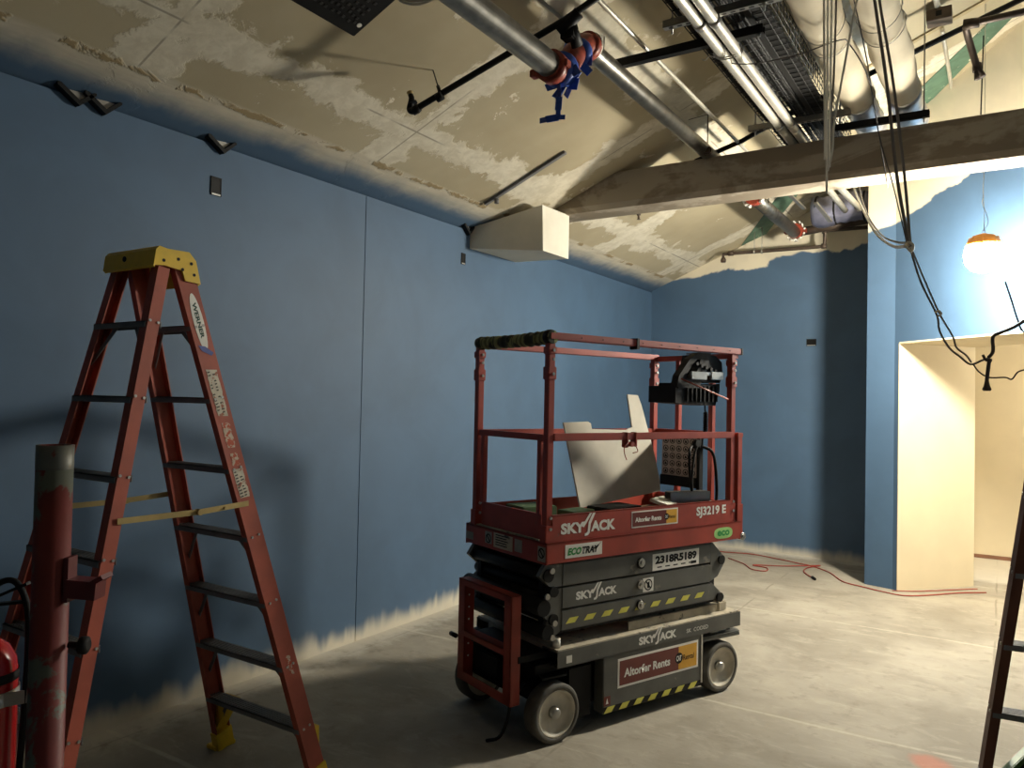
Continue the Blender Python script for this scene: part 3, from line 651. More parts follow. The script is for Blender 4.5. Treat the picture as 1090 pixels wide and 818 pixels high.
# things lying on the lift platform; MLt places them in the lift's own frame
MLt = Matrix.Translation((-2.0538, 3.6011, 0)) @ Matrix.Rotation(LZ, 4, 'Z')
def on_lift(mb_fn, name, m, label, cat, loc, rz=0, group=None, rx=0):
    b = MB(); mb_fn(b); o = b.build(name, m); o.matrix_world = MLt @ Matrix.Translation(loc) @ Matrix.Rotation(rz, 4, 'Z') @ Matrix.Rotation(rx, 4, 'X'); return tag(o, label, cat, group)
brd = [(.572, .013), (1.306, .081), (1.317, .165), (1.312, .329), (1.29, .509), (1.268, .684), (1.248, .758), (1.149, .762), (1.141, .529), (1.104, .523), (1.083, .51), (.77, .518), (.769, .556), (.747, .568), (.538, .562)]
tilt = -math.atan2(.16, .6)
on_lift(lambda b: b.prism(brd, lambda a, c_, d: (a, d, c_), 0, .0125), 'drywall_offcut', M_GYP, 'notched pale drywall offcut leaning inside the lift platform', 'board', (0, .40, 1.165), 0, rx=-.26)
on_lift(lambda b: b.box(0, .30, 0, .2, 0, .115, .006), 'plastic_case', M_BLACK, 'long black plastic case lying under the drywall offcut', 'case', (.60, .16, 1.084), .1)
on_lift(lambda b: b.box(0, .24, 0, .22, 0, .12, .006), 'green_carton', mat('olive_carton', (70, 96, 58), .7, rgb2=(130, 130, 90), thr=.6), 'green carton at the near end of the lift platform', 'box', (.14, .42, 1.084), -.1)
on_lift(lambda b: b.box(0, .2, 0, .13, 0, .11, .004), 'green_carton', _M['olive_carton'], 'green carton under the low corner of the drywall offcut', 'box', (.34, .2, 1.084), .15)
on_lift(lambda b: b.box(0, .13, 0, .1, 0, .105, .004), 'brown_carton', mat('brown_carton', (120, 98, 74), .8), 'small brown carton between black case and metal offcut', 'box', (.92, .14, 1.084), .2)
on_lift(lambda b: b.box(0, .2, 0, .12, 0, .02, .002), 'paper_sheet', mat('pale_paper', (214, 214, 196), .8), 'pale folded leaflet lying open on the lift platform', 'paper', (.98, .06, 1.195), .35, rx=.25)
def stud(b):
    b.box(0, .30, 0, .003, 0, .09); b.box(0, .30, 0, .07, .087, .09); b.box(0, .30, .067, .07, .0, .09)
on_lift(stud, 'metal_stud_offcut', M_STEEL, 'short bright metal stud offcut lying by the placard', 'metal offcut', (1.08, .12, 1.19), -.25)
on_lift(lambda b: b.box(0, .26, 0, .16, 0, .10, .006), 'black_tray', M_BLACK, 'shallow black tray beneath the metal stud offcut', 'tray', (1.12, .08, 1.084), -.2)

# ------------------------------------------------------------------ step ladders (local: x across, y along the spread)
def ladder(label, loc, rz, rail_m, H=2.432, SR=.715, SL=.56, wb=.372, wt=.169, s0=.034, web=.085, stickers=True):
    root = thing('step_ladder', label, 'step ladder', loc, rz, None)
    def ax(sd, nr):
        S_ = SR if sd > 0 else SL
        return Vector((nr*wb, sd*S_, 0)), Vector((nr*wt, sd*s0, H-.03))
    frames = {}
    for sd in (1, -1):
        for nr in (1, -1):
            a, t_ = ax(sd, nr); d = (t_-a).normalized(); n = Vector((nr, 0, 0)); n = (n-d*n.dot(d)).normalized(); w_ = d.cross(n).normalized()
            if w_.y < 0: w_ = -w_
            wd = web/2 if sd > 0 else web*.30; fl = .036 if sd > 0 else .05; th = .005
            prof = [(0, -wd), (0, wd), (-fl, wd), (-fl, wd-th), (-th, wd-th), (-th, -wd+th), (-fl, -wd+th), (-fl, -wd)]
            b = MB(); b.rings([[a+d*h+n*x+w_*y for x, y in prof] for h in (.03, (t_-a).length)], smooth=False)
            rail = b.build('rail', rail_m, root); frames[(sd, nr)] = (a, d, n, w_, rail, wd)
            # shoe
            b = MB(); b.rings([[a+d*h+n*x+w_*y for x, y in ((.006, -wd-.006), (.006, wd+.006), (-fl-.004, wd+.006), (-fl-.004, -wd-.006))] for h in (.012, .11)], smooth=False)
            b.box(a.x-.045, a.x+.03, a.y-wd-.02, a.y+wd+.02, .0, .022, .004); b.build('shoe', M_YELLOW, root)
            b = MB(); q = a+d*.3
            for k in range(7):
                z = (k+1)*H/8; p = a+d*(z/d.z); 
                for e in (-.018, .018): b.cyl(p+n*.0+w_*e, p+n*.004+w_*e, .006, 8)
            b.split('rivet', M_STEEL, rail)
    for sd in (1, -1):
        for k in range(7):
            z = (k+1)*H/8; p = [frames[(sd, nr)][0]+frames[(sd, nr)][1]*(z/frames[(sd, nr)][1].z) for nr in (1, -1)]
            x1, x0 = p[0].x-.006, p[1].x+.006; y = p[0].y; wd = .043 if sd > 0 else .036
            b = MB(); b.box(x0, x1, y-wd, y+wd, z-.004, z); b.box(x0, x1, y-wd, y-wd+.004, z-.024, z); b.box(x0, x1, y+wd-.004, y+wd, z-.024, z)
            for j in range(5): b.box(x0, x1, y-wd+.012+j*.014, y-wd+.017+j*.014, z, z+.0025)
            b.build('step', M_ALU, root)
            if stickers and (k in (0, 1, 2, 3) and sd > 0 or k == 6):
                b = MB()
                for nr in (1, -1):
                    a, d = frames[(sd, nr)][0], frames[(sd, nr)][1]; q = a+d*((z-.17)/d.z); b.bar((q.x-nr*.01, q.y, q.z), (q.x-nr*.14, y, z-.012), .02, .003, (0, 1, 0))
                b.split('step_brace', M_ALU, root)
        if sd > 0:
            b = MB()
            for nr in (1, -1):
                a, d = frames[(sd, nr)][0], frames[(sd, nr)][1]; q = a+d*(.12/d.z); z = H/8
                b.prism([(q.x-nr*.012, .10), (q.x-nr*.02, z-.02), (q.x-nr*.13, z-.02)], lambda x, z_, d_: (x, q.y+d_, z_), -.03, .03)
            b.split('corner_gusset', M_YELLOW, root)
    # folding spreaders, one pair per side
    for nr in (1, -1):
        aR, dR = frames[(1, nr)][:2]; aL, dL = frames[(-1, nr)][:2]; z = 1.365 if stickers else 1.75
        p = aR+dR*(z/dR.z); q = aL+dL*(z/dL.z); mid = (p+q)/2+Vector((0, .05, -.012)); off = Vector((nr*.008, 0, 0))
        b = MB(); b.bar(q+off+Vector((0, 0, -.01)), mid+off, .003, .023, (0, 0, 1)); b.bar(mid+off*1.6, p+off*1.6, .003, .023, (0, 0, 1)); b.cyl(mid-off*.5, mid+off*3, .013, 10); b.cyl(mid+Vector((0, .12, .004))+off, mid+Vector((0, .12, .004))+off*3, .006, 8)
        b.build('spreader', M_BRASS, root)
    # moulded cap
    b = MB(); T = H
    prof = [(-.098, T-.075), (-.09, T-.01), (-.075, T+.006), (-.04, T+.0), (.06, T+.002), (.092, T-.03), (.118, T-.125), (.045, T-.12), (.03, T-.08), (-.05, T-.07)]
    b.prism(prof, lambda y, z, d: (d, y, z), -.185, -.175); b.prism(prof, lambda y, z, d: (d, y, z), .175, .185)
    sk_ = [(-.098, T-.075), (-.09, T-.01), (-.075, T+.006), (-.04, T+.0), (.06, T+.002), (.092, T-.03), (.118, T-.125)]
    inn = [(y*.92, z-.008) for y, z in sk_][::-1]
    b.prism([(y, z) for y, z in sk_]+inn, lambda y, z, d: (d, y, z), -.18, .18)
    cap = b.build('top_cap', M_YELLOW, root)
    b = MB()
    for y, z in ((-.055, T-.05), (.01, T-.035), (.03, T-.075), (.07, T-.045), (.085, T-.09)):
        for x in (-.1865, .185): b.cyl((x, y, z), (x+.0015, y, z), .007, 8)
    b.cyl((-.03, -.097, T-.035), (-.03, -.0935, T-.035), .012, 10); b.build('cap_holes', M_BLACK, cap)
    if stickers:
        a, d, n, w_, rail, wd = frames[(1, 1)]
        def F(h0): return lambda x, y, e: a+d*(h0-x)+w_*y+n*(.0006+e)
        L_ = H/d.z
        b = MB(); nn = 24; b.prism([(.15+.125*math.cos(2*math.pi*k/nn), .002+.024*math.sin(2*math.pi*k/nn)) for k in range(nn)], F(L_-.15), 0, .0008); st1 = b.build('oval_sticker', M_DECAL, rail)
        b = MB(); g = F(L_-.15-.065); b.text('WERNER', .155, .019, lambda x, y, e: g(x, y-.008, e), .0014, .04); b.build('sticker_lettering', mat('dark_green_print', (24, 66, 50), .5), st1)
        b = MB(); b.prism([(.245, -.03), (.27, -.02), (.285, .0), (.30, .02), (.29, .034), (.27, .015), (.255, .0)], F(L_-.15), .0008, .0014); b.build('sticker_mark', mat('blue_print', (60, 74, 150), .5), st1)
        for h0, ln, wd_, m_ in ((.50, .22, .027, 'worn_label'), (.74, .12, .022, 'peeled_label'), (.88, .06, .02, 'peeled_label'), (.95, .14, .027, 'worn_label'), (1.85, .10, .012, 'peeled_label')):
            mm = mat('worn_label', (196, 188, 170), .7, var=.1, scale=30, rgb2=(150, 92, 70), thr=.57) if m_ == 'worn_label' else mat('peeled_label', (190, 170, 150), .7, var=.1, scale=40, rgb2=(178, 80, 54), thr=.5)
            pts = []; N = 16
            for k in range(N): pts.append((k/N*ln, -wd_+random.uniform(0, .005)))
            for k in range(N): pts.append((ln-k/N*ln, wd_-random.uniform(0, .005)))
            lb = MB().prism(pts, F(L_-h0), 0, .0007).build('warning_label', mm, rail)
            if m_ == 'worn_label':
                b = MB()
                for k in range(int(ln/.014)-1):
                    for q in range(2):
                        if random.random() < .75:
                            y0 = -.022+q*.022; b.prism([(.012+k*.014, y0), (.018+k*.014, y0), (.018+k*.014, y0+random.uniform(.008, .018)), (.012+k*.014, y0+random.uniform(.008, .018))], F(L_-h0), .0007, .0011)
                b.build('label_print', mat('faded_print', (70, 66, 60), .7), lb)
    return root
ladder('orange double-sided step ladder with yellow top cap, standing in full view by the blue wall', (-3.056, 1.889, 0), 0, M_ORANGE)
ladder('orange step ladder with shade put into its colour, cut off by the right edge of the picture', (.35, 3.276, 0), math.radians(7), M_ORANGE_SHADE, stickers=False)

# ------------------------------------------------------------------ worn red pipe post with an extinguisher strapped to it (far left)
pp = at(59, 640, 1.0); px, py = at(59, 474, 1.0).x, 1.0
ptop = at(59, 474, 1.0).z
post_ = thing('pipe_post', 'worn red steel pipe post with bare scuffed top, standing at far left', 'pipe', (px, py, 0))
b = MB(); b.pipe((0, 0, .02), (0, 0, ptop), .042, .005, 36); pm = b.build('pipe', M_REDPIPE, post_)
b = MB(); b.lathe([(.0422, ptop-.06), (.0425, ptop-.055), (.0425, ptop+.0005), (.037, ptop+.0005)], (0, 0, 0), (0, 0, 1), 36, cap=False); b.build('bare_collar', mat('bare_scuffed_steel', (104, 104, 96), .5, metal=.3, rgb2=(110, 50, 44), thr=.6), pm)
b = MB(); b.lathe([(.13, 0), (.13, .015), (.06, .02), (.05, .035)], (0, 0, 0), (0, 0, 1), 32); b.build('base_flange', M_REDPIPE, post_)
rd = RX.normalized()   # towards the picture's right
zc = at(59, 615, 1.0).z
b = MB()
q = Vector((rd.x, rd.y, 0)); b.bar(q*.048+Vector((0, 0, zc+.05)), q*.048+Vector((0, 0, zc-.06)), .04, .012, (q.x, q.y, 0)); 
b.bar(q*.05+Vector((0, 0, zc-.025)), q*.125+Vector((0, 0, zc-.03)), .05, .045); b.bar(q*.10+Vector((0, 0, zc-.02)), q*.14+Vector((0, 0, zc+.005)), .05, .012)
b.build('clamp', mat('dark_red_clamp', (92, 22, 24), .45), post_)
b = MB(); b.cyl(q*.05+Vector((0, 0, zc-.17)), q*.08+Vector((0, 0, zc-.17)), .008, 10); b.lathe([(.012, 0), (.022, .006), (.022, .02), (.012, .026)], q*.075+Vector((0, 0, zc-.17)), (q.x, q.y, 0), 14); b.build('clamp_knob', M_BLACK, post_)
exx, ext = at(-16, 720, 1.0), None
er = .078; ez = at(59, 708, 1.0).z
ex_ = thing('fire_extinguisher', 'glossy red fire extinguisher strapped beside the worn pipe post, cut off at left', 'fire extinguisher', (exx.x, exx.y, ez-.50))
b = MB(); b.lathe([(.02, .0), (er-.006, .004), (er, .015), (er, .40), (er*.93, .44), (er*.7, .475), (er*.38, .495), (.022, .505), (.022, .53)], (0, 0, 0), (0, 0, 1), 40); b.build('cylinder', M_EXT, ex_)
b = MB(); b.lathe([(.026, .525), (.028, .56), (.018, .58), (.018, .6)], (0, 0, 0), (0, 0, 1), 16); b.build('valve', M_BLKST, ex_)
b = MB(); b.bar((-.02*q.x, -.02*q.y, .585), (q.x*.10, q.y*.10, .60), .02, .008); b.bar((0, 0, .60), (q.x*.11, q.y*.11, .65), .02, .008); b.build('lever', M_BLKST, ex_)
b = MB(); b.tube([Vector((0, 0, .57))-q*.02, q*.02+Vector((0, 0, .64)), q*.07+Vector((0, 0, .655)), q*.105+Vector((0, 0, .60)), q*.115+Vector((0, 0, .50)), q*.11+Vector((0, 0, .3)), q*.10+Vector((0, 0, .12))], .0085, 8, 5); b.build('hose', M_BLACK, ex_)
b = MB(); b.lathe([(er+.001, .385), (er+.002, .385), (er+.002, .41), (er+.001, .41)], (0, 0, 0), (0, 0, 1), 40, cap=False); b.build('rubber_band', M_BLACK, ex_)
b = MB(); b.pipe((0, 0, .325), (0, 0, .362), er+.004, .003, 40); b.bar(q*(er-.03)+Vector((-FW.x*.05, -FW.y*.05, .3435)), q*(er+.045)+Vector((0, 0, .345)), .003, .036, (0, 0, 1)); b.box(-.006, .006, -er-.014, -er-.003, .32, .367); b.build('strap', M_STEEL, ex_)
b = MB(); b.bar((-.05*q.x, -.05*q.y+.0, .0), (-.05*q.x, -.05*q.y, .45), .03, .01); b.box(-.05, .05, -.05, .05, -.012, 0); b.bar(q*.02+Vector((0, 0, -.006)), q*.16+Vector((0, 0, -.006)), .04, .012); b.bar(q*.095+Vector((.02, .04, -.01)), q*.095+Vector((.02, .04, .5)), .03, .012, (q.x, q.y, 0)); b.build('bracket', M_BLACK, ex_)

# ------------------------------------------------------------------ overhead services
def Yline(x, y, Y):
    p = at(x, y, Y); return p.x, p.z
GX, GZ1, GZ2 = -2.08, 3.67, 3.965
def run(name, label, cat, m, X, z, y0, y1, r, group=None, hollow=False):
    b = MB()
    if hollow: b.pipe((X, y0, z), (X, y1, z), r, .004, 32)
    else: b.cyl((X, y0, z), (X, y1, z), r, 24)
    return tag(b.build(name, m), label, cat, group)
run('water_pipe', 'large galvanised pipe running to the blue taped coupling from the top edge', 'pipe', M_GALV, GX, GZ1, .3, 3.56, .068, 'galvanised pipes', True)
run('water_pipe', 'galvanised pipe running from the blue taped coupling over the beam', 'pipe', M_GALV, GX, GZ2-.02, 4.02, 7.6, .056, 'galvanised pipes', True)
run('water_pipe', 'galvanised pipe between red couplings beyond the beam', 'pipe', M_GALV, GX, 3.91, 7.6, 9.45, .068, 'galvanised pipes')
cp = thing('pipe_coupling', 'red grooved pipe elbow wrapped in torn blue tape', 'pipe fitting', (GX, 3.6, GZ1))
b = MB(); b.tube([(0, -.06, 0), (0, .04, 0), (.01, .12, .05), (.0, .22, .16), (0, .33, .26), (0, .44, GZ2-GZ1)], .07, 20, 6)
for y, z, r_ in ((-.02, 0, .088), (.40, .285, .08)): b.cyl((0, y-.03, z), (0, y+.03, z), r_, 24)
for s_ in (1, -1): b.box(s_*.085-.018, s_*.085+.018, -.04, .01, -.02, .02, .004)
b.box(-.115, -.08, -.07, -.02, -.05, -.01, .004)
b.build('elbow_body', M_ROUGE, cp)
b = MB(); b.lathe([(.082, 0), (.082, .022), (.071, .022), (.071, 0), (.082, 0)], (0, .42, GZ2-GZ1), (0, 1, 0), 28, cap=False); b.build('bright_ring', M_EMT, cp)
def crumple(b, pts, wd, th, n=5):
    for i in range(len(pts)-1):
        a, c_ = Vector(pts[i]), Vector(pts[i+1]); b.bar(a, c_+(c_-a)*.06, wd*random.uniform(.8, 1.15), th, (random.uniform(-.4, .4), random.uniform(.5, 1), random.uniform(-.3, .3)))
b = MB(); b.lathe([(.075, 0), (.094, .01), (.09, .05), (.098, .07), (.089, .11), (.074, .12)], (0, .02, -.005), (0, .86, .4), 18)
b.lathe([(.075, 0), (.09, .02), (.085, .06), (.074, .08)], (0, .24, .17), (0, .8, .55), 14)
for k in range(26):
    a = random.uniform(0, 6.28); y = random.uniform(.03, .34); o_ = Vector((.085*math.cos(a), y, y*.55-.04+.085*math.sin(a))); crumple(b, [o_, o_+Vector((random.uniform(-.05, .05), random.uniform(-.02, .03), -random.uniform(.02, .06)))], .05, .004)
crumple(b, [(.01, .04, -.07), (.02, .03, -.15), (.015, .03, -.22), (.01, .04, -.27)], .036, .003); crumple(b, [(.01, .04, -.26), (-.04, .0, -.275), (-.075, -.01, -.28)], .04, .003); crumple(b, [(.0, .03, -.26), (.045, .05, -.262)], .03, .003)
b.build('torn_tape', M_BLUET, cp)
# sprinkler branch line, black
a0 = at(441, 117, 3.5); a1 = at(600, 22, 3.62); sp = thing('sprinkler_pipe', 'black sprinkler branch pipe with an upturned elbow end above the blue wall', 'pipe', a0)
dd = a1-a0; tip = at(437, 101, 3.5)-a0; e1 = at(628, -2, 3.66)-a0
b = MB(); b.tube([(0, 0, 0), dd*.02, dd, e1+dd*.3], .0185, 14); b.build('branch_pipe', M_BLKST, sp)
b = MB(); b.lathe([(.026, 0), (.028, .03), (.022, .05)], (-.01, 0, -.008), (dd.x, dd.y, dd.z), 12); b.tube([dd*.03, (-.01, 0, -.004), (-.035, 0, .012), tip*.7, tip], lambda t_: .024-.008*t_, 12, 4); b.cyl(tip*.42, tip*.5, .03, 8); b.build('elbow_end', M_BLKST, sp)
b = MB(); b.lathe([(.014, 0), (.02, .012), (.02, .018)], tip, tip-Vector((0, 0, 0)), 12); b.build('sprinkler_head', M_BRASS, sp)
hk = at(468, 98, 3.51)-a0; hk2 = ceil_at(461, 75)-a0; b = MB(); b.lathe([(.026, -.02), (.026, .02)], hk+Vector((0, 0, -.03)), (dd.x, dd.y, dd.z), 12); b.tube([hk+Vector((0, 0, .0)), hk2], .004, 6); b.cyl(hk, hk+(hk2-hk)*.25, .011, 8); b.build('pipe_hanger', M_BLKST, sp)
b = MB(); ft = at(606, 22, 3.64)-a0; b.cyl(ft+Vector((-.06, 0, -.05)), ft+Vector((.06, 0, .03)), .034, 12); b.cyl(ft, ft+Vector((0, .1, -.1)), .034, 12); b.box(ft.x-.06, ft.x+.02, ft.y, ft.y+.07, ft.z-.09, ft.z, .008); b.build('cross_fitting', M_BLKST, sp)
# conduits
X_, z_ = Yline(749, 167, 6.6); run('conduit', 'thin conduit fixed to the ceiling left of the galvanised pipe', 'conduit', M_EMT, X_, cz(X_)-.02, 3.6, 6.9, .011, 'thin conduits')
X_, z_ = Yline(792, 158, 6.55); cd2 = run('conduit', 'thin bright conduit passing over the black strut bar', 'conduit', M_EMT, X_, z_+.0, 1.5, 6.8, .014, 'thin conduits')
EX = Yline(845, 150, 6.2); ez_ = 3.955
for k, (dx, lab) in enumerate(((-.035, 'left one of the paired large bright conduits under the cable tray'), (.048, 'right one of the paired large bright conduits under the cable tray'))):
    r = thing('electrical_conduit', lab, 'conduit', (EX[0]+dx, 0, ez_), group='paired large conduits')
    b = MB(); b.cyl((0, 1.0, 0), (0, 6.0, 0), .031, 22); b.tube([(0, 6.0, 0), (0, 6.2, .0), (0, 6.5, .0), (0, 7.2, 0), (.06*k, 8.75, 0)], .031, 18, 3); b.build('conduit_pipe', M_EMT, r)
    b = MB()
    for y in (4.05, 5.85): b.cyl((0, y, 0), (0, y+.05, 0), .036, 20)
    b.build('conduit_coupling', M_STEEL, r)
wt_ = thing('wire_tie', 'twisted wire tie around the paired bright conduits', 'wire', (EX[0], 4.45, ez_)); b = MB()
b.tube([(.075*math.cos(a*.7)*1.1, .01*a*.3, .036*math.sin(a*.7)) for a in range(20)], .004, 5, 2); b.tube([(-.07, 0, -.03), (-.1, -.01, -.02), (-.13, 0, -.035), (-.15, .01, -.02)], .004, 5, 3); b.tube([(.06, .02, -.03), (.08, .03, .02), (.075, .05, .06)], .003, 5, 3); b.build('twist', M_STEEL, wt_)
# wire basket cable tray
tx0, tx1, tz = -1.56, -1.25, 4.03
tr = thing('cable_tray', 'black wire basket cable tray running above the bright conduits', 'cable tray', (0, 0, 0), group=None)
b = MB(); n = 0
y = 1.8
while y < 6.9:
    b.tube([(tx0, y, tz+.1), (tx0, y, tz), (tx1, y, tz), (tx1, y, tz+.1)], .0035, 4); y += .1
for x, z in [(tx0, tz+.1), (tx0, tz+.05), (tx0, tz)]+[(tx0+.052*k, tz) for k in range(1, 6)]+[(tx1, tz), (tx1, tz+.05), (tx1, tz+.1)]: b.cyl((x, 1.8, z), (x, 6.9, z), .0035, 4)
b.build('basket', M_BLKST, tr)
rx_ = -1.08; b = MB(); y = 1.8
for k in range(15):
    x = tx0+.015+k*.0205; zz = tz+.014+random.uniform(0, .03); b.tube([(x+random.uniform(-.008, .008), 1.8+j*.85, zz+random.uniform(-.004, .01)) for j in range(7)], random.uniform(.011, .015), 6, 2)
o = b.build('cable_fill', M_BLACK, tr); o['kind'] = 'stuff'
tr2 = thing('cable_tray', 'black wire basket side mesh standing right of the bright conduits', 'cable tray', (0, 0, 0)); b = MB(); y = 2.2
while y < 6.9: b.tube([(-1.2, y, 4.05), (-1.08, y, 4.05), (-1.08, y, 4.19)], .0035, 4); y += .075
for x, z in ((-1.2, 4.05), (-1.14, 4.05), (-1.08, 4.05), (-1.08, 4.10), (-1.08, 4.15), (-1.08, 4.19)): b.cyl((x, 2.2, z), (x, 6.9, z), .0035, 4)
b.build('basket', M_BLKST, tr2); b = MB(); b.box(-1.24, -1.11, 2.2, 6.9, 4.055, 4.085); b.build('cable_fill', M_BLACK, tr2)
# struts
def strut(label, a, c_, rods, m=M_STEEL, sz=.041, slots=True, name='strut_channel', rod_drop=.06):
    r = thing(name, label, 'strut', a); a = Vector(a); c_ = Vector(c_); v = c_-a; h = sz/2
    b = MB(); t_ = v.normalized(); F = lambda x, y, z: t_*x+Vector((0, y, z)); L = v.length
    for y0, y1, z0, z1 in ((-h, h, -h, -h+.003), (-h, -h+.003, -h, h), (h-.003, h, -h, h), (-h, -h+.012, h-.003, h), (h-.012, h, h-.003, h)):
        b.hexa([F(0, y0, z0), F(L, y0, z0), F(L, y1, z0), F(0, y1, z0), F(0, y0, z1), F(L, y0, z1), F(L, y1, z1), F(0, y1, z1)])
    ch_ = b.build('channel', m, r)
    if slots:
        b = MB(); k = .03
        while k < L-.05:
            p = F(k, 0, -h-.0005); b.box(p.x, p.x+.028, -.007, .007, p.z-.0008, p.z); k += .05
        b.build('slots', M_BLACK, ch_)
    for x in rods:
        b = MB(); p = t_*x; top_ = cz(a.x+p.x)-a.z-.006; b.cyl((p.x, 0, p.z-rod_drop), (p.x, 0, top_), .005, 8); b.lathe([(.011, -h-.012), (.011, -h)], (p.x, 0, p.z), (0, 0, 1), 6); b.lathe([(.011, h), (.011, h+.012)], (p.x, 0, p.z), (0, 0, 1), 6); b.build('threaded_rod', M_STEEL, r)
    return r
strut('long black strut bar hung left of the cable tray', (-2.186, 4.40, 4.0), (-1.16, 4.40, 4.0), (.012, 1.0), M_BLKST, .05, False, rod_drop=.0)
strut('slotted grey strut under the cable tray near the top edge', (-1.63, 4.06, 3.99), (-.98, 4.06, 3.99), (.05, .56))
strut('slotted grey strut under the cable tray just before the beam', (-1.66, 5.9, 3.98), (-.93, 5.9, 3.98), (.05, .66))
strut('black strut bar carrying the two insulated ducts', (-1.06, 6.06, 3.93), (-.44, 6.06, 3.93), (.03, .585), M_BLKST, .045, False)
# insulated round ducts
for i, (X_, z_, r_, lab) in enumerate(((-.895, 4.10, .115, 'pale insulated round duct nearest the cable tray'), (-.60, 4.10, .115, 'pale insulated round duct right of the other duct'))):
    du = thing('air_duct', lab, 'air duct', (X_, 0, z_), group='insulated round ducts')
    b = MB(); prof = []
    yy = 1.0
    while yy < 6.02:
        rr = r_+.006*math.sin(yy*6+i)+.004*math.sin(yy*17); prof.append([((rr+.003*math.sin(k*2.1+yy*4))*math.cos(2*math.pi*k/28), yy, (rr+.003*math.sin(k*1.7+yy*5))*math.sin(2*math.pi*k/28)) for k in range(28)]); yy += .06
    b.rings(prof); b.build('insulation_wrap', M_DUCT, du)
    b = MB(); prof = []
    yy = 5.98
    while yy < 6.75:
        rr = r_*.88+.012*random.random(); prof.append([((rr+.008*random.random())*math.cos(2*math.pi*k/22), yy, (rr+.008*random.random())*math.sin(2*math.pi*k/22)) for k in range(22)]); yy += .07
    b.rings(prof); b.build('foil_sleeve', M_FOIL, du)
    b = MB()
    for y in (4.7, 4.9): b.tube([((r_+.008)*math.cos(a*.5), y+.02*math.sin(a*.9), (r_+.008)*math.sin(a*.5)) for a in range(14)], .003, 5, 2)
    b.build('tie_wire', M_STEEL, du)
# loose wire looping between duct and tray
b = MB(); b.tube([at(760, 66, 4.6), at(800, 68, 4.6), at(850, 58, 4.6), at(893, 43, 4.6), at(905, 48, 4.7), at(925, 85, 5.0), at(935, 140, 5.6), at(945, 200, 6.0)], .004, 5, 5); tag(b.build('loose_wire', M_CABLEB), 'thin dark wire looping across the two insulated ducts', 'wire')
b = MB(); b.cyl(at(893, 32, 5.6), at(893, 62, 5.6), .012, 8); tag(b.build('hanger_rod', M_BLKST), 'short black rod hanging between the ducts', 'rod')
# black pipe climbing the slope, elbow pipe, junction box
p0, p1 = ceil_at(1110, -12, .28), ceil_at(850, 116, .28); b = MB(); b.cyl(p0, p1, .022, 14); b.tube([ceil_at(850, 116, .28), ceil_at(790, 150, .28), ceil_at(740, 172, .28)], .02, 10); tag(b.build('black_pipe', M_BLKST), 'long thin black pipe climbing the slope behind the ducts', 'pipe')
b = MB(); qa = [at(1110, 8, 6.2), at(1034, 25, 6.2), at(1028, 30, 6.25), at(1030, 38, 6.3), at(1040, 72, 6.5), at(1046, 82, 6.5)]; el = thing('drain_pipe', 'dark brown pipe with elbow and capped drop at upper right', 'pipe', qa[0]); b.tube([p-qa[0] for p in qa], .024, 12); b.build('elbow_pipe', M_DKBROWN, el)
b = MB(); o_ = qa[1]-qa[0]; b.lathe([(.034, -.05), (.036, .0), (.034, .05)], o_, (-1, 0, .1), 14); o2 = qa[4]-qa[0]; b.lathe([(.03, -.03), (.032, .0), (.03, .03)], o2, (0, 0, 1), 12); b.lathe([(.018, -.09), (.02, -.03)], o2, (0, 0, 1), 8); b.split('elbow_fitting', M_DKBROWN, el)
jb = thing('junction_box', 'grey junction box with bright conduit hooked at its lower end', 'electrical box', ceil_at(1000, 18, .11))
b = MB(); b.box(-.085, .085, -.07, .07, -.045, .045, .004); b.build('box_body', M_DKBROWN, jb); MB().box(-.02, .02, -.072, -.07, -.02, .02).build('knockout', M_BLACK, jb)
b = MB(); jl = ceil_at(1000, 18, .11); Q = [ceil_at(1003, 32, .05), ceil_at(1010, 75, .05), ceil_at(1014, 104, .05), ceil_at(1014, 112, .05), ceil_at(1010, 115, .05), ceil_at(1001, 115, .05), ceil_at(1012, 103, .05)]; b.tube([p-jl for p in Q], .016, 10, 2); Q = [ceil_at(999, 10, .05), ceil_at(993, -14, .05)]; b.tube([p-jl for p in Q], .02, 10); b.build('conduit_tail', M_EMT, jb)
b = MB(); b.cyl(at(1047, 38, 6.7), at(1044, 122, 6.7), .005, 6); tag(b.build('hanger_rod', M_BLKST), 'thin dark rod dropping to the beam at upper right', 'rod')
b = MB(); p0, p1 = ceil_at(1055, -4, .0), ceil_at(890, 90, .0); b.bar(p0, p1, .05, .03, (-K, 0, 1)); tag(b.build('ceiling_batten', mat('beige_batten', (176, 160, 124), .8)), 'beige batten joint climbing the ceiling behind the junction box', 'batten')
# sensor hung left of tray just over the beam
b = MB(); q1 = at(753, 161, 6.05); b.box(q1.x-.038, q1.x+.038, q1.y-.03, q1.y+.03, q1.z-.03, q1.z+.03, .012); b.cyl(q1, (q1.x, q1.y, cz(q1.x)), .005, 8); b.tube([at(753, 122, 6.05), at(735, 127, 6.05), at(722, 131, 6.05)], .003, 5, 3); tag(b.build('hanger_bracket', M_DKBROWN), 'small dark block hung on a rod just above the beam', 'bracket')
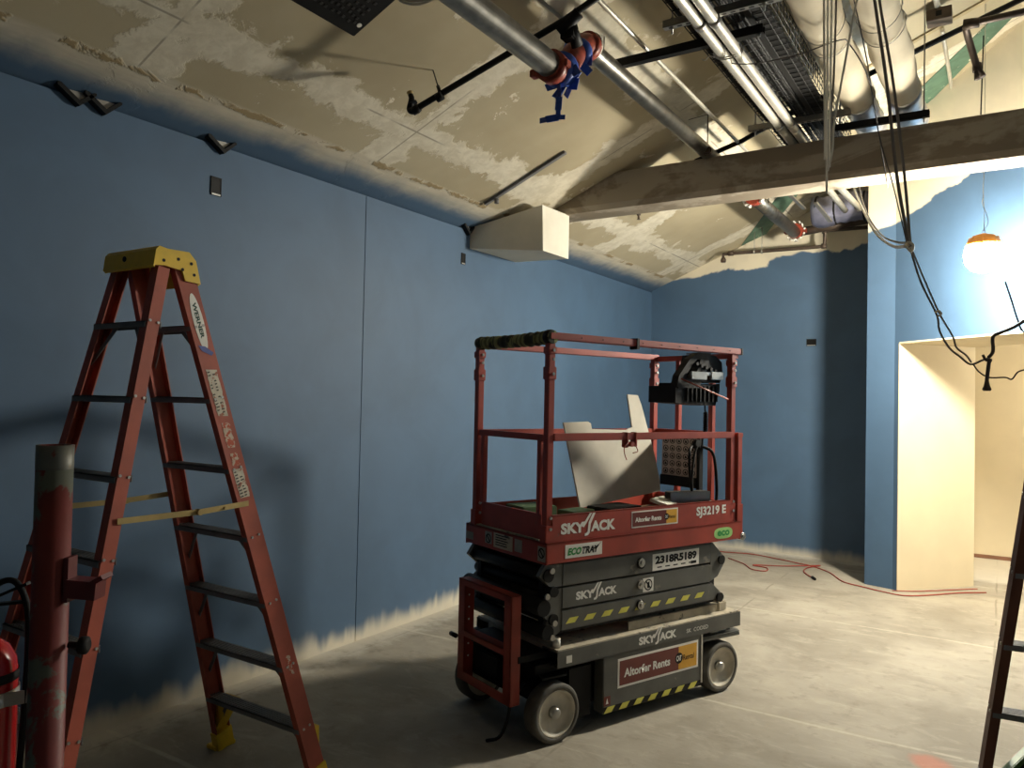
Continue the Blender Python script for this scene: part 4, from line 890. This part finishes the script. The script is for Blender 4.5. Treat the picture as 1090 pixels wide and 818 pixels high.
# black panel fixture and coiled conduit at the top edge
G_ = .55; c0, cL, cR = ceil_at(377, 40, G_), ceil_at(317, 2, G_), ceil_at(422, 0, G_)
uu = Vector((0, -1, 0)); vv_ = Vector((1, 0, K)).normalized(); nn = Vector((-K, 0, 1)).normalized()
fx = thing('ceiling_fixture', 'black square perforated ceiling fixture cut off by the top edge', 'light fixture', c0)
Mfx = Matrix((uu, vv_, nn)).transposed().to_4x4()
b = MB(Mfx); b.box(0, .62, 0, .62, 0, .10, .006); b.build('housing', M_BLACK, fx)
b = MB(Mfx)
for i in range(16):
    for j in range(16):
        if random.random() < .9: x, y = .06+i*.033+random.uniform(-.006, .006), .06+j*.033+random.uniform(-.006, .006); b.box(x, x+.014, y, y+.014, -.003, .001)
b.build('perforated_face', mat('dark_speckle', (34, 34, 34), .5), fx)['kind'] = 'stuff'
b = MB(Mfx); b.lathe([(.012, -.003), (.012, .001)], (.035, .07, 0), (0, 0, 1), 14); b.build('sticker_dot', M_DECAL, fx)
b = MB(Mfx)
for x in (.1, .52): b.cyl((x, .1, .1), (x, .1, G_/math.sqrt(1+K*K)), .006, 6)
b.build('hanger_rods', M_STEEL, fx)
b = MB(); cc = at(442, -6, 2.9)
for k in (0, .018): b.tube([cc+Vector((.095*math.cos(a*.45)*RX.x, .095*math.cos(a*.45)*RX.y, .05*math.sin(a*.45)+k)) for a in range(15)], .008, 8, 3)
tag(b.build('conduit_coil', M_EMT), 'pale looped flexible conduit at the top edge beside the black fixture', 'conduit')
b = MB(); b.cyl(at(462, -14, 3.0), at(477, 3, 3.0), .014, 10); tag(b.build('rod_end', M_BLKST), 'short black rod end next to the looped conduit', 'rod')
# sprinkler head on the ceiling beyond the beam
q1 = ceil_at(680, 226, 0); sh = thing('ceiling_sprinkler', 'tiny brass sprinkler head on the ceiling beyond the beam', 'sprinkler', q1); b = MB(); b.lathe([(.03, -.02), (.02, -.05), (.012, -.06), (.012, -.09), (.022, -.095)], (0, 0, .02), (0, 0, 1), 12); b.build('head_body', M_DKBROWN, sh)
# brown sprinkler line along the back wall
Yb = 9.6; ql = [at(770, 277, Yb), at(770, 271, Yb), at(778, 270, Yb), at(870, 263, Yb), at(877, 262, Yb), at(878, 257, Yb), at(878, 246, Yb), at(884, 245, Yb), at(924, 242, Yb)]
bp = thing('sprinkler_pipe', 'brown sprinkler pipe stepping along the top of the back wall', 'pipe', ql[2]); b = MB(); b.tube([p-ql[2] for p in ql], .022, 12); b.build('branch_pipe', M_DKBROWN, bp)
b = MB(); b.lathe([(.03, 0), (.036, .03), (.022, .06)], ql[0]-ql[2]+Vector((0, 0, -.03)), (0, 0, 1), 12)
for p in (ql[2], ql[4], ql[6]): b.lathe([(.031, -.03), (.031, .03)], p-ql[2], (1, 0, 0), 12)
b.split('elbow_fitting', M_DKBROWN, bp)
for xx in (803, 811):
    b = MB(); p = at(xx, 268, Yb); b.tube([p-ql[2], at(xx, 258, Yb)-ql[2], Vector((p.x, Yb, cz(p.x)))-ql[2]], .005, 6); b.lathe([(.028, -.008), (.028, .008)], p-ql[2], (1, 0, 0), 12); b.build('pipe_hanger', M_STEEL, bp)
# red couplings on the far pipe
for y, z, lab in ((7.62, 3.92, 'red coupling just under the beam on the far galvanised pipe'), (9.42, 3.93, 'red coupling at the back wall end of the far galvanised pipe')):
    r = thing('pipe_coupling', lab, 'pipe fitting', (GX, y, z)); b = MB(); b.cyl((0, -.045, 0), (0, .045, 0), .088, 20)
    for s_ in (1, -1): b.box(s_*.1-.025, s_*.1+.025, -.04, .04, -.025, .025, .006)
    b.build('clamp_ring', M_ROUGE, r); b = MB()
    for k in range(14):
        a = random.uniform(0, 6.28); b.cyl((.09*math.cos(a), random.uniform(-.05, .05), .09*math.sin(a)), (.115*math.cos(a+.2), random.uniform(-.06, .06), .115*math.sin(a+.2)), .011, 6)
    b.build('coupling_bolts', M_DECAL, r)['kind'] = 'stuff'
b = MB(); b.cyl((GX, 9.5, 3.93), (-1.25, 9.55, 4.02), .05, 16); tag(b.build('water_pipe', M_DKBROWN), 'dark pipe running right from the far red coupling to the column', 'pipe', 'dark pipes at the back wall')
b = MB(); b.cyl((-2.35, 7.6, 4.02), (-1.35, 7.6, 4.06), .04, 14); tag(b.build('black_beam_pipe', M_BLKST), 'dark cross pipe just beyond the beam above the far galvanised pipe', 'pipe')
for a, c_, lab in (((836, 203), (856, 222), 'left of two short pale struts hanging beyond the beam'), ((868, 216), (884, 236), 'right of two short pale struts hanging beyond the beam')):
    b = MB(); b.bar(at(*a, 8.3), at(*c_, 8.6), .04, .02); tag(b.build('steel_strut', M_STEEL), lab, 'strut', 'short pale struts')
b = MB(); b.cyl(at(818, 198, 7.6), at(818, 216, 7.6), .006, 6); tag(b.build('hanger_rod', M_BLKST), 'thin dark rod just beyond the beam at its middle', 'rod')

fd = thing('flexible_duct', 'crumpled bluish foil duct crossing above the back wall pipe', 'air duct', (-1.25, 9.25, 4.10)); b = MB(); prof = []
for i in range(13):
    rr = .15+.02*random.random(); x = -i*.05; prof.append([(x+.004*random.random(), (rr+.012*random.random())*math.cos(2*math.pi*k/22), .02*math.sin(i*.5)+(rr+.012*random.random())*math.sin(2*math.pi*k/22)) for k in range(22)])
b.rings(prof, smooth=True); b.build('foil_skin', mat('bluish_foil', (128, 130, 152), .35, metal=.5, var=.2, scale=6, bump=1, bscale=12), fd)
b = MB()
for i in (1, 7, 11): b.lathe([(.168, -.01), (.176, 0), (.168, .01)], (-i*.05, 0, 0), (1, 0, 0), 22)
b.build('duct_ties', M_BLKST, fd)

# ------------------------------------------------------------------ hanging cables
def cable(label, pts, r, m, name='power_cable', group=None, seg=6, sm=5):
    P = [at(*p) if len(p) == 3 and p[2] > 1 else Vector(p) for p in pts]
    b = MB(); b.tube(P, r, seg, sm); return tag(b.build(name, m), label, 'cable', group)
def ctop(x, Y):
    # pixel column x at distance Y, carried up to the ceiling
    p = at(x, 0, Y); return Vector((p.x, p.y, cz(p.x)))
gc = 'bundle of straight hanging cables'
for k, (xt, xb, yb, mm, lab) in enumerate(((877, 878, 170, M_CABLEW, 'grey cable, leftmost of the straight hanging bundle'), (881, 880, 206, M_CABLEW, 'white cable reaching lowest in the straight hanging bundle'),
                                          (885, 883, 178, M_CABLEW, 'grey cable in the middle of the straight hanging bundle'), (890, 885, 150, M_CABLEG, 'grey cable, rightmost of the straight hanging bundle'))):
    Yk = 4.1+k*.02; p = at(xt, 0, Yk)
    cable(lab, [(xt, -70, Yk), (xt, 0, Yk), (xt+(xb-xt)*.5, 80, Yk), (xb, yb*.8, Yk), (xb, yb, Yk)], .006, mm, 'hanging_cable', gc)
cable('braided white rope slanting down into the straight hanging bundle', [(926, -60, 4.05), (912, 0, 4.05), (898, 75, 4.05), (888, 130, 4.05), (886, 160, 4.05), (881, 182, 4.05)], .006, M_CABLEW, 'hanging_rope')
gl = 'slanting cables to the lamp string'
cable('dark heavy cable, left of the slanting pair meeting at the knot', [(925, -60, 4.0), (931, 0, 4.0), (944, 90, 4.0), (955, 190, 4.0), (968, 262, 4.0)], .008, M_CABLEG, 'hanging_cable', gl)
cable('grey heavy cable, right of the slanting pair meeting at the knot', [(928, -60, 4.03), (936, 0, 4.03), (951, 90, 4.03), (963, 190, 4.03), (969, 262, 4.03)], .007, M_CABLEG, 'hanging_cable', gl)
cable('thin wire slanting beside the heavy pair', [(900, -40, 4.1), (922, 60, 4.1), (935, 140, 4.1), (950, 195, 4.1), (966, 262, 4.05)], .003, M_CABLEB, 'hanging_wire')
cable('pale cable drooping from behind the beam to the knot, lower loop', [(905, 160, 7.0), (908, 196, 6.9), (918, 222, 6.3), (932, 248, 5.6), (950, 262, 4.6), (966, 262, 4.05)], .008, M_CABLEW, 'hanging_cable')
cable('grey cable drooping from behind the beam to the knot, upper loop', [(913, 160, 7.0), (915, 200, 6.9), (923, 228, 6.2), (938, 250, 5.5), (955, 258, 4.5), (968, 258, 4.05)], .006, M_CABLEG, 'hanging_cable')
cable('white tie knotting the slanting cables together', [(962, 264, 3.98), (966, 258, 3.98), (972, 261, 3.98), (970, 268, 3.98), (964, 262, 3.98)], .006, M_CABLEW, 'cable_tie', None, 6, 3)
cable('dark cable from the knot down to the sagging splice, left strand', [(968, 262, 4.0), (980, 300, 4.0), (997, 335, 4.0), (1000, 352, 4.0), (1010, 370, 4.0), (1022, 380, 4.0), (1033, 388, 4.0), (1045, 384, 4.0), (1055, 380, 4.0)], .0048, M_CABLEG, 'hanging_cable')
cable('dark cable from the knot down to the sagging splice, right strand', [(969, 262, 4.02), (984, 298, 4.02), (1000, 334, 4.02), (1014, 358, 4.02), (1018, 370, 4.02), (1028, 378, 4.02), (1034, 386, 4.02)], .0042, M_CABLEG, 'hanging_cable')
cable('thick dark cable rising from the splice toward the lamp', [(1052, 381, 4.0), (1057, 374, 4.0), (1057, 359, 4.0), (1066, 354, 4.0), (1080, 348, 4.0), (1096, 338, 4.0)], .008, M_CABLEB, 'hanging_cable')
cable('thin dark wire dropping beside the glowing lamp', [(1070, 300, 4.2), (1076, 318, 4.2), (1083, 340, 4.2), (1088, 352, 4.2), (1100, 360, 4.2)], .004, M_CABLEB, 'hanging_wire')
cable('thin brown wire trailing right below the splice', [(1036, 388, 4.0), (1042, 396, 4.0), (1053, 402, 4.0), (1070, 402, 4.0), (1077, 404, 4.0), (1084, 396, 4.0), (1096, 393, 4.0)], .0035, M_CABLEB, 'hanging_wire')
cable('small white tie pinching the two dark strands halfway down', [(995, 333, 3.98), (999, 331, 3.98), (1002, 335, 3.98), (997, 337, 3.98)], .005, M_CABLEW, 'cable_tie', None, 6, 3)
pg = thing('cable_plug', 'dark plug dangling on a short tail under the splice', 'plug', at(1053, 384, 4.0)); b = MB(); z = at(1053, 384, 4.0)
b.tube([(0, 0, 0), at(1051, 400, 4.0)-z, at(1050, 410, 4.0)-z], .008, 8, 3); b.build('plug_tail', M_CABLEB, pg); b = MB(); b.lathe([(.007, 0), (.013, -.03), (.019, -.045), (.014, -.052)], at(1050.5, 404, 4.0)-z, (0, 0, 1), 12); b.build('plug_body', M_DKBROWN, pg)
b = MB(); b.tube([at(1046, 378, 4.0)-z, at(1050, 384, 4.0)-z, at(1055, 383, 4.0)-z, at(1052, 388, 4.0)-z], .006, 6, 3); b.build('splice_tape', M_CABLEB, pg)

# ------------------------------------------------------------------ on the floor
fl = [(-3.4, 9.6), (-2.97, 9.51), (-2.61, 9.6), (-2.3, 9.52), (-2.0, 9.4), (-1.83, 9.33), (-1.6, 9.1), (-1.38, 8.72), (-1.2, 8.6), (-1.05, 8.5), (-.85, 8.42), (-.63, 8.5), (-.42, 8.75), (-.2, 9.05), (.1, 9.1)]
fl = [(-3.4, 9.6), (-2.97, 9.51), (-2.61, 9.6), (-2.3, 9.52), (-2.0, 9.4), (-1.83, 9.33), (-1.6, 9.1), (-1.40, 8.72), (-1.2, 8.60), (-1.0, 8.5), (-.80, 8.45), (-.60, 8.62), (-.35, 8.92), (-.12, 9.12)]
b = MB(); b.tube([(x, y, .008) for x, y in fl], .006, 6, 6); b.tube([(-2.75, 9.17, .008), (-2.5, 8.95, .008), (-2.35, 8.72, .008), (-2.2, 8.72, .008), (-2.23, 8.9, .008), (-2.4, 8.95, .01), (-2.1, 9.1, .012), (-1.9, 9.28, .012), (-1.75, 9.4, .014), (-1.85, 9.2, .01), (-1.84, 8.95, .008), (-1.7, 8.7, .008)], .006, 6, 5)
ec = thing('extension_cord', 'thin red extension cord snaking along the floor by the back wall', 'cord', (0, 0, 0)); b.build('cord', M_REDC, ec)
b = MB(); b.cyl((-1.70, 8.70, .014), (-1.66, 8.62, .014), .016, 10); b.build('cord_plug', M_BLACK, ec)
b = MB(); b.tube([(-.92, 8.61, .007), (-.7, 8.74, .007), (-.4, 9.05, .007), (-.2, 9.25, .007)], .005, 6, 4); tag(b.build('cord_run', M_REDC), 'thin reddish cord lying along the foot of the cream jamb', 'cord')
# green crate whose rim pokes into the lower right corner
ga = at(1069, 821, 3.3); gz = ga.z
gcx = thing('storage_crate', 'green storage crate, its rim just showing in the lower right corner', 'crate', (ga.x, ga.y, 0), 1.3)
b = MB(); W_, D_, H_ = .5, .36, max(.12, gz)
for x0, x1, y0, y1 in ((0, W_, -.008, 0), (0, W_, -D_, -D_+.008), (0, .008, -D_, 0), (W_-.008, W_, -D_, 0)): b.box(x0, x1, y0, y1, 0, H_-.02)
b.box(0, W_, -D_, 0, 0, .01); b.build('crate_body', M_BLACK, gcx)
b = MB()
for x0, x1, y0, y1 in ((-.015, W_+.015, -.012, .015), (-.015, W_+.015, -D_-.015, -D_+.012), (-.015, .012, -D_, 0), (W_-.012, W_+.015, -D_, 0)): b.box(x0, x1, y0, y1, H_-.03, H_, .003)
b.build('crate_rim', mat('green_plastic', (92, 124, 56), .5), gcx)
